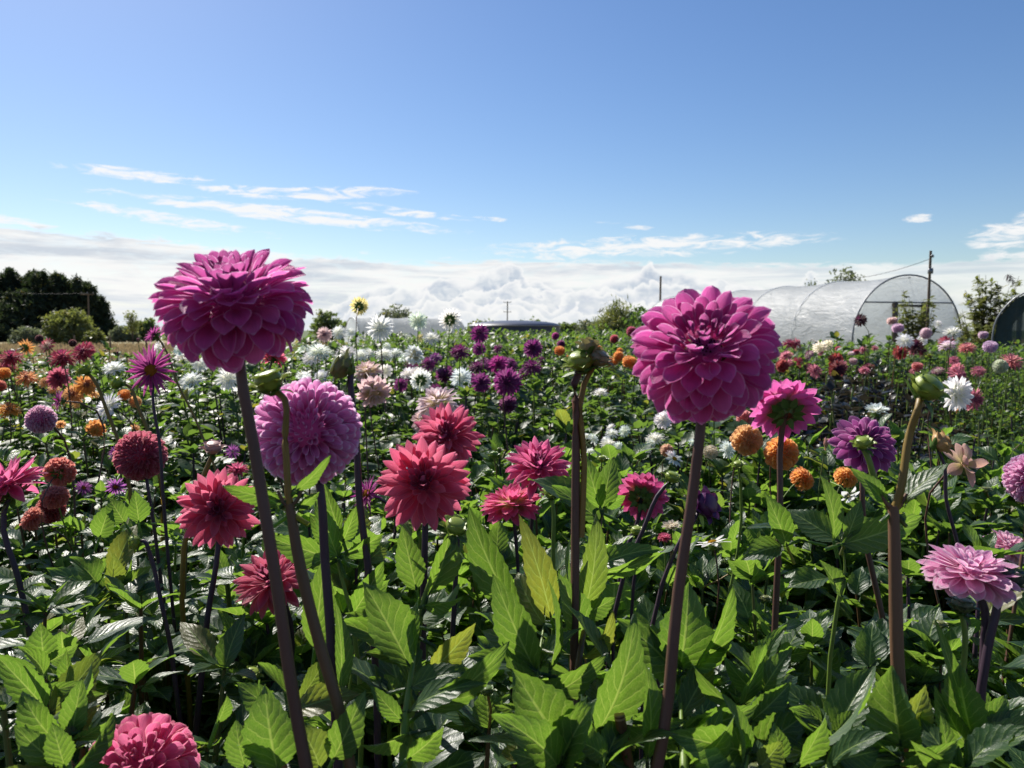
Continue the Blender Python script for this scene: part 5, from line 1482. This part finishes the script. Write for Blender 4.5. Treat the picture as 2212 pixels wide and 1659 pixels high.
def tunnel(name, label, front, back, W, H, nh, film, wrinkle=.02, door=True):
    """hooped tunnel from front to back ground points (plan), half circle over short straight legs"""
    f = Vector((front[0], front[1], 0)); b = Vector((back[0], back[1], 0))
    ax = (b - f).normalized(); L = (b - f).length
    sx = Vector((ax.y, -ax.x, 0))                       # towards the right of the axis
    root = thing(name, label, 'polytunnel', f)
    rad = W / 2; leg = max(.05, H - rad)

    def prof(k=40, s=1.0):
        pts = [(-rad * s, 0.0)]
        for q in range(k + 1):
            a = math.pi - math.pi * q / k
            pts.append((rad * s * math.cos(a), leg + rad * s * math.sin(a)))
        pts.append((rad * s, 0.0))
        return pts
    mb = MB(); ns = nh * 8
    rng = np.random.default_rng(11)
    pr = prof()
    P = np.zeros((ns + 1, len(pr), 3))
    for i in range(ns + 1):
        t = i / ns; ph = (t * nh) % 1.0
        sag = .045 * math.sin(math.pi * ph) ** 2
        for j, (x, z) in enumerate(pr):
            side = abs(x) / rad
            cr = wrinkle * (.5 + .5 * math.sin(j * 1.9 + 4 * math.sin(ph * 3.14))) * math.exp(-3.5 * min(ph, 1 - ph)) * (0.3 + side)
            k = 1 - (sag + cr) * (.5 + .5 * side)
            p = ax * (t * L) + sx * (x * k) + Vector((0, 0, z * (1 - sag * .35)))
            P[i, j] = p
    uv = np.zeros((ns + 1, len(pr), 2))
    mb.grid(P, uv)
    link('cover', mb.mesh('cover', film), root)
    for i in range(nh + 1):
        hb = MB()
        ks = 1.006
        hb.tube([ax * (i / nh * L) + sx * x * ks + Vector((0, 0, z * ks)) for x, z in prof(28, 1.0)], .022 if i == 0 else .010, 6, False)
        link('hoop', hb.mesh('hoop', GALV if i == 0 else HOOPM), root)
    for end, off in ((0, .03), (L, -.03)):
        eb = MB(); c = ax * (end + off)
        pts = [c + sx * x * .995 + Vector((0, 0, z * .995)) for x, z in prof(28)]
        m = len(pts); rows = 6
        G = np.zeros((rows + 1, m, 3))
        for i in range(rows + 1):
            for j, p in enumerate(pts):
                q = c + Vector((0, 0, leg * .8))
                w = q.lerp(p, i / rows)
                G[i, j] = w + ax * .015 * math.sin(j * 1.3) * (i / rows)
        eb.grid(G, np.zeros((rows + 1, m, 2)))
        link('end_wall', eb.mesh('end_wall', FILM_END), root)
    rb = MB(); rb.tube([Vector((0, 0, H - .05)), ax * L + Vector((0, 0, H - .05))], .015, 5, False); link('ridge_pole', rb.mesh('ridge_pole', GALV), root)
    if door:
        for xo in (-.42, .42):
            pb = MB(); pb.box(sx * xo + Vector((0, 0, 1.0)) - ax * .02, (.09, .09, 2.0), rot=Matrix.Rotation(math.atan2(sx.y, sx.x), 4, 'Z')); link('door_post', pb.mesh('door_post', WOOD, False), root)
        pb = MB(); pb.tube([sx * (-rad * .80) + Vector((0, 0, 1.98)) - ax * .03, sx * (rad * .80) + Vector((0, 0, 1.98)) - ax * .03], .02, 6); link('cross_rail', pb.mesh('cross_rail', GALV), root)
        dbm = MB()
        for z in (.3, 1.15, 1.9):
            dbm.box(sx * 0 + Vector((0, 0, z)) - ax * .01, (.75, .04, .06), rot=Matrix.Rotation(math.atan2(sx.y, sx.x), 4, 'Z'))
        dbm.tube([sx * -.36 + Vector((0, 0, .33)), sx * .36 + Vector((0, 0, 1.12))], .02, 4); link('door', dbm.mesh('door', WOOD, False), root)
        for xo in (-.42, .42):
            sb = MB(); sb.tube([sx * xo + Vector((0, 0, 2.0)), sx * xo * 2.6 + Vector((0, 0, .5)) + ax * .9], .02, 5); link('brace', sb.mesh('brace', WOOD), root)
    return root


d0 = 19.0
fc = at(1962, 713, d0)
tunnel('polytunnel', 'large white plastic-covered polytunnel with visible hoops and wooden door frame', (fc.x, fc.y), (at(1462, 713, 31).x, at(1462, 713, 31).y), 3.2, 2.64, 5, FILM, .03)
b1, b2 = at(760, 713, 44), at(985, 713, 47)
tunnel('polytunnel', 'small distant white polytunnel lying broadside behind the white dahlias', (b1.x, b1.y), (b2.x, b2.y), 3.4, 2.02, 6, FILM, .01, False)

# dark green net tunnel at the edge of the view
NET, N = new_mat('green_shade_net')
tc = N.n('ShaderNodeTexCoord').outputs['Object']
nz = N.noise(tc, 5, 5, .65)
c = N.mix(nz, (.005, .018, .018), (.016, .042, .036))
p = N.n('ShaderNodeBsdfPrincipled', None, Base_Color=c, Roughness=.6, Normal=N.n('ShaderNodeBump', None, Height=nz, Strength=.8, Distance=.05).outputs[0])
tp = N.n('ShaderNodeBsdfTransparent', None, Color=(.8, .9, .85))
wv = N.n('ShaderNodeTexWave', {'wave_type': 'BANDS'}, Vector=tc, Scale=3.0, Distortion=1.5)
mx = N.n('ShaderNodeMixShader', None, Fac=N.lerp(wv.outputs['Fac'], .4, 1, .01, .10)); N.l.new(p.outputs[0], mx.inputs[1]); N.l.new(tp.outputs[0], mx.inputs[2])
finish(N, mx.outputs[0])
f2, k2 = at(2300, 713, 13.2), at(2290, 713, 19)
root = thing('net_tunnel', 'dark green shade-net tunnel cut by the picture edge', 'net tunnel', (f2.x, f2.y, 0))
ax = Vector((k2.x - f2.x, k2.y - f2.y, 0)); L = ax.length; ax.normalize(); sx = Vector((ax.y, -ax.x, 0))
pr = [(-1.08, 0), (-1.05, .9), (-.98, 1.5), (-.72, 1.86), (-.4, 2.02), (0, 2.1), (.4, 2.02), (.72, 1.86), (.98, 1.5), (1.05, .9), (1.08, 0)]
mb = MB(); n = 25
P = np.zeros((n, len(pr), 3))
for i in range(n):
    for j, (x, z) in enumerate(pr):
        s = 1 - .03 * math.sin(math.pi * ((i * 4 / (n - 1)) % 1))
        P[i, j] = ax * (L * i / (n - 1)) + sx * x * s + Vector((0, 0, z * s + .02 * math.sin(i * 2.3 + j)))
mb.grid(P, np.zeros((n, len(pr), 2))); link('cover', mb.mesh('cover', NET), root)
mb = MB()
G = np.zeros((5, len(pr), 3))
for i in range(5):
    for j, (x, z) in enumerate(pr):
        G[i, j] = ax * (.02 + .02 * math.sin(j * 2 + i)) + sx * x * (i / 4) + Vector((0, 0, .7 + (z - .7) * i / 4))
mb.grid(G, np.zeros((5, len(pr), 2))); link('end_wall', mb.mesh('end_wall', NET), root)
for i in range(5):
    hb = MB(); hb.tube(smooth_path([ax * (L * i / 4) + sx * x * 1.01 + Vector((0, 0, z * 1.008)) for x, z in pr], 40), .016, 6, False); link('hoop', hb.mesh('hoop', GALV), root)

# dark blue tank
TANK = plain_mat('dark_blue_sheet', (.018, .032, .075), .5, .3, 2.5, .15)
b = at(1112, 713, 36); root = thing('tank', 'low round dark blue covered tank on the horizon behind the purple dahlias', 'tank', (b.x, b.y, 0))
A, B = np.meshgrid(np.linspace(0, 1, 9), np.linspace(0, 2 * np.pi, 49), indexing='ij')
mb = MB(); mb.grid(np.stack([2.15 * np.sin(A * 1.5708) * np.cos(B), 2.15 * np.sin(A * 1.5708) * np.sin(B), 1.50 + .26 * np.cos(A * 1.5708)], -1), np.zeros(A.shape + (2,))); link('cover', mb.mesh('cover', TANK), root)
mb = MB(); mb.grid(np.stack([2.12 * np.cos(B[:3]), 2.12 * np.sin(B[:3]), np.stack([B[0] * 0, B[0] * 0 + .8, B[0] * 0 + 1.49])], -1), np.zeros((3, 49, 2))); link('tank_wall', mb.mesh('tank_wall', TANK), root)
mb = MB(); mb.tube([(2.16 * math.cos(a), 2.16 * math.sin(a), 1.50) for a in np.linspace(0, 6.2832, 49)], .03, 6, False); link('rim', mb.mesh('rim', GALV), root)


def pole(name, label, px, top, d, r, cat='pole', arms=()):
    b = at(px, 713, d); root = thing(name, label, cat, (b.x, b.y, 0))
    H = CAM_H + (713 - top) / FPX * d
    mb = MB(); mb.tube([(0, 0, -.1), (0, 0, H * .5), (.004 * H, 0, H)], [r, r * .92, r * .8], 8); link('shaft', mb.mesh('shaft', WOOD), root)
    for z, w in arms:
        mb = MB(); mb.box((0, -r * 1.3, H - z), (w, .10, .12)); link('crossarm', mb.mesh('crossarm', WOOD, False), root)
        for s in (-.45, 0, .45):
            ib = MB(); ib.tube([(s * w, -r * 1.3, H - z + .06), (s * w, -r * 1.3, H - z + .26)], [.05, .07], 6); link('insulator', ib.mesh('insulator', GALV), root)
    return root, Vector((b.x, b.y, H))


_, t1 = pole('tall_pole', 'tall thin wooden pole with a wire in front of the polytunnel end', 2003, 543, 17.3, .035)
mb = MB(); mb.box((0, -.04, 2.62), (.10, .05, .12)); mb.box((.03, -.03, 2.95), (.05, .06, .06)); link('wire_clamp', mb.mesh('wire_clamp', GALV, False), _)
_, t2 = pole('tall_pole', 'thin pole standing behind the far end of the polytunnel', 1425, 597, 33, .05)
_, t3 = pole('utility_pole', 'distant power pole with two crossarms on the horizon', 1096, 651, 190, .16, 'utility pole', ((.25, 1.9), (2.6, 1.9)))
_, t4 = pole('utility_pole', 'utility pole in front of the dark conifers', 193, 632, 84, .10, 'utility pole', ((.2, 1.4),))
_, t5 = pole('utility_pole', 'utility pole of the far wire line outside the conifers', -220, 618, 96, .10, 'utility pole', ((.2, 1.4),))


WIRE = plain_mat('cable', (.03, .03, .035), .6, .1, 10, 0)


def wire(label, a, b, sag, r):
    root_mb = MB(); P = []
    for i in range(25):
        t = i / 24; p = a.lerp(b, t); p.z -= sag * 4 * t * (1 - t); P.append(p - a)
    root_mb.tube(P, r, 4, False)
    o = link('wire', root_mb.mesh('wire', WIRE), None, a); tag(o, label, 'wire')


wire('thin wire sloping from the tall pole over the polytunnel', t1 - Vector((0, 0, .18)), at(1800, 604, 23.5), .12, .006)
wire('overhead wire crossing in front of the dark conifers', t4 - Vector((0, 0, .1)), t5 - Vector((0, 0, .1)), .3, .010)
for k, (px, top, d, lb) in enumerate([(237, 724, 46, 'wooden fence post nearest the crimson dahlias'), (315, 724, 46, 'wooden fence post under the half opened magenta cactus bloom'), (160, 726, 48, 'wooden fence post behind the crimson dahlias'), (395, 724, 46, 'wooden fence post behind the huge magenta bloom')]):
    b = at(px, 713, d); H = .95
    o = thing('fence_post', lb, 'fence post', (b.x, b.y, 0), 'fence posts on the meadow')
    mb = MB(); mb.tube([(0, 0, -.1), (0, 0, H)], [.06, .055], 7); link('shaft', mb.mesh('shaft', WOOD), o)
    mb = MB(); mb.tube([(0, 0, H), (0, 0, H + .03)], [.055, .03], 7); link('cap', mb.mesh('cap', WOOD), o)
# reed plume by the net tunnel
b = at(2190, 713, 15.5); root = thing('reed', 'tall bending reed plume above the green net tunnel', 'reed', (b.x, b.y, 0))
mb = MB(); P = smooth_path([(0, 0, 0), (0, 0, 1.5), (-.06, 0, 2.25), (-.18, 0, 2.42)], 18); mb.tube(P, [.006, .003], 5, False); link('stem', mb.mesh('stem', M['stem']), root, color=TAN)
fb = MB(); rng = np.random.default_rng(8)
for q in range(46):
    p = P[-1 - (q % 6)]; add_leaf(fb, p, (rng.normal(.5, .5), rng.normal(0, .5), rng.normal(-.3, .3)), (0, 0, 1), .14, .008, 'far', rng)
link('plume', fb.mesh('plume', plain_mat('reed_plume', (.14, .09, .10), .8)), root)

# ------------------------------------------------------------------ sky, sun, camera
SUN_AZ, SUN_EL = -36.0, 44.0
W = bpy.data.worlds.new('World'); SC.world = W; W.use_nodes = True
W.node_tree.nodes.clear(); N = NT(W.node_tree)
sky = N.n('ShaderNodeTexSky', dict(sky_type='NISHITA', sun_disc=False, sun_elevation=R(SUN_EL), sun_rotation=R(SUN_AZ), altitude=0, air_density=1.0, dust_density=0.4, ozone_density=2.5))
dirn = N.n('ShaderNodeTexCoord').outputs['Generated']
s = N.n('ShaderNodeSeparateXYZ', None, Vector=dirn)
az = N.m('MULTIPLY', N.m('ARCTAN2', s.outputs[0], s.outputs[1]), 180 / math.pi)
el = N.m('MULTIPLY', N.m('ARCSINE', s.outputs[2]), 180 / math.pi)
ae = N.n('ShaderNodeCombineXYZ', None, X=az, Y=el).outputs[0]
def stretched(sx_, sy_, rot, scale, detail, rough, dist, off=0.0):
    mp_ = N.n('ShaderNodeMapping', None, Vector=ae)
    mp_.inputs['Scale'].default_value = (sx_, sy_, 1); mp_.inputs['Rotation'].default_value = (0, 0, R(rot)); mp_.inputs['Location'].default_value = (off, off * 1.7, off * .3)
    return N.noise(mp_.outputs[0], scale, detail, rough, dist=dist)


wn = stretched(.30, 1.5, 5, 1.3, 9, .66, .8)
wbig = stretched(.09, .42, 5, 1.0, 4, .55, .4, 3.1)
puf = stretched(.34, .5, 0, 1.0, 6, .52, .6, 7.7)
puf3 = stretched(1.1, 1.3, 0, 1.0, 5, .55, .5, 1.9)


def ael(px, py):
    v = (at(px, py, 1) - CAM).normalized()
    return math.degrees(math.atan2(v.x, v.y)), math.degrees(math.asin(v.z))


tot = None
# wisps: centre reading, half width, half height, slope, strength
for cx, cy, rx, ry, sl, stg in [(305, 378, 125, 13, .03, 1), (535, 410, 85, 11, .0, .9), (700, 418, 170, 15, -.05, 1), (630, 464, 300, 17, .07, 1.1), (860, 456, 130, 11, .10, .95), (380, 476, 170, 14, .12, 1.05), (20, 479, 70, 14, .1, 1), (110, 508, 130, 13, .0, 1),
                                (1065, 473, 40, 6, .1, .7), (1350, 487, 55, 7, .12, .85), (1390, 532, 300, 27, -.02, .95), (1210, 558, 80, 8, .05, .8), (1590, 520, 45, 8, 0, .6), (1983, 472, 32, 9, 0, .85), (2165, 512, 50, 26, 0, 1.05), (2180, 568, 60, 22, .0, 1.0), (2228, 490, 30, 30, 0, 1),
                                (800, 545, 20, 7, 0, .8), (1080, 545, 22, 8, 0, .8), (350, 537, 25, 7, .1, .9), (975, 560, 30, 6, .1, .6)]:
    a0, e0 = ael(cx, cy); k = math.degrees(1 / FPX)
    dx = N.m('SUBTRACT', az, a0)
    dy = N.m('ADD', N.m('SUBTRACT', el, e0), N.m('MULTIPLY', dx, sl))
    q = N.m('ADD', N.m('POWER', N.m('DIVIDE', dx, rx * k), 2), N.m('POWER', N.m('DIVIDE', dy, ry * k * .8), 2))
    g = N.m('MULTIPLY', N.step(q, 2.4, 0.0), stg)
    tot = g if tot is None else N.m('MAXIMUM', tot, g)
wisp = N.step(N.m('ADD', N.m('MULTIPLY', N.m('SUBTRACT', wn, .5), 4.8), N.m('MULTIPLY', tot, 1.25)), .50, 1.65)
wisp = N.m('MULTIPLY', wisp, N.step(tot, .0, .5))
# the long cloud bank above the horizon
top = N.m('ADD', N.m('MULTIPLY', N.step(az, -34, -8), -1.35), 6.55)
top = N.m('ADD', top, N.m('MULTIPLY', N.step(az, 6, 24), -.6))
top = N.m('ADD', top, N.m('MULTIPLY', N.m('SUBTRACT', wn, .5), 1.7))
bank = N.step(el, top, N.m('SUBTRACT', top, .45))
bank = N.m('MULTIPLY', bank, N.lerp(wn, .30, .55, .72, 1.0))
fade = N.lerp(N.step(az, 10, 32), 0, 1, 1.0, .75)
strat = N.mix(N.step(stretched(.10, .9, 3, 1.0, 7, .6, .5, 5.5), .36, .60), (.66, .72, .80), (1.0, 1.0, .99))
col = N.mix(N.step(el, 2.6, .2), strat, (.83, .88, .93))
cum_all = None
rng = np.random.default_rng(4)
for j, (h0, amp, frq) in enumerate([(3.75, 1.4, .16), (3.0, 1.25, .20), (2.35, 1.1, .24), (1.7, .9, .28), (.95, .6, .3)]):
    nx = N.n('ShaderNodeTexNoise', {'noise_dimensions': '1D'}); N.set(nx, 'W', N.m('ADD', N.m('MULTIPLY', az, frq), 13.7 * (j + 1))); nx.inputs['Scale'].default_value = 1.0; nx.inputs['Detail'].default_value = 3; nx.inputs['Roughness'].default_value = .6
    h = N.m('ADD', N.m('MULTIPLY', N.m('SUBTRACT', nx.outputs[0], .5), amp * 2.6), h0)
    h = N.m('ADD', h, N.m('MULTIPLY', N.m('SUBTRACT', puf, .5), 3.0))
    h = N.m('ADD', h, N.m('MULTIPLY', N.m('SUBTRACT', puf3, .5), .55))
    h = N.m('SUBTRACT', h, N.m('MULTIPLY', N.step(az, -8, -17), 3.5))
    h = N.m('SUBTRACT', h, N.m('MULTIPLY', N.step(az, 14, 30), 1.3))
    d_ = N.m('SUBTRACT', h, el)
    inside_ = N.step(d_, -.02, .20)
    shade = N.m('MULTIPLY', N.step(d_, .05, .75), N.step(puf3, .68, .36, .35, 1.0))
    lay = N.mix(N.m('MULTIPLY', shade, .85 - .12 * j), (1.0, 1.0, 1.0), (.47, .56, .69))
    col = N.mix(inside_, col, lay)
    cum_all = inside_ if cum_all is None else N.m('MAXIMUM', cum_all, inside_)
col = N.mix(N.m('MULTIPLY', N.step(el, 1.6, -.2), .75), col, (.76, .83, .90))
mask = N.m('MAXIMUM', N.m('MULTIPLY', bank, fade), N.m('MULTIPLY', wisp, .95))
mask = N.m('MAXIMUM', mask, N.m('MULTIPLY', cum_all, N.lerp(N.step(az, 18, 34), 0, 1, .95, .35)))
ccol = N.mix(bank, (1.0, 1.0, 1.0), col)
hs = N.n('ShaderNodeHueSaturation', None, Color=sky.outputs[0]); hs.inputs['Saturation'].default_value = SKY_SAT; hs.inputs['Value'].default_value = 1.0; hs.inputs['Hue'].default_value = .507
bg1 = N.n('ShaderNodeBackground', None, Color=hs.outputs[0], Strength=SKY_STR)
bg2 = N.n('ShaderNodeBackground', None, Color=ccol, Strength=CLOUD_STR)
mx = N.n('ShaderNodeMixShader', None, Fac=mask); N.l.new(bg1.outputs[0], mx.inputs[1]); N.l.new(bg2.outputs[0], mx.inputs[2])
wo = N.n('ShaderNodeOutputWorld'); N.l.new(mx.outputs[0], wo.inputs[0])

ld = bpy.data.lights.new('sun', 'SUN'); ld.energy = SUN_E; ld.angle = R(.5); ld.color = (1.0, .94, .86)
lo = bpy.data.objects.new('sun', ld); COL.objects.link(lo)
sd = Vector((math.sin(R(SUN_AZ)) * math.cos(R(SUN_EL)), math.cos(R(SUN_AZ)) * math.cos(R(SUN_EL)), math.sin(R(SUN_EL))))
lo.rotation_mode = 'QUATERNION'; lo.rotation_quaternion = (-sd).to_track_quat('-Z', 'Y'); lo.location = sd * 50

cd = bpy.data.cameras.new('camera'); co = bpy.data.objects.new('camera', cd); COL.objects.link(co)
cd.sensor_width = 36; cd.lens = 36 * FPX / 2212; cd.clip_start = .02; cd.clip_end = 4000
co.location = CAM; co.rotation_euler = (R(90) - PITCH, 0, 0)
cd.dof.use_dof = True; cd.dof.focus_distance = 1.4; cd.dof.aperture_fstop = 9.0
SC.camera = co
SC.view_settings.view_transform = 'Standard'; SC.view_settings.look = 'None'; SC.view_settings.exposure = EXPO; SC.view_settings.gamma = 1
SC.cycles.use_denoising = True
try:
    SC.cycles.denoiser = 'OPENIMAGEDENOISE'
except Exception:
    pass
SC.cycles.max_bounces = 8; SC.cycles.transmission_bounces = 6; SC.cycles.transparent_max_bounces = 12; SC.cycles.diffuse_bounces = 4; SC.cycles.glossy_bounces = 3
SC.cycles.sample_clamp_indirect = 6
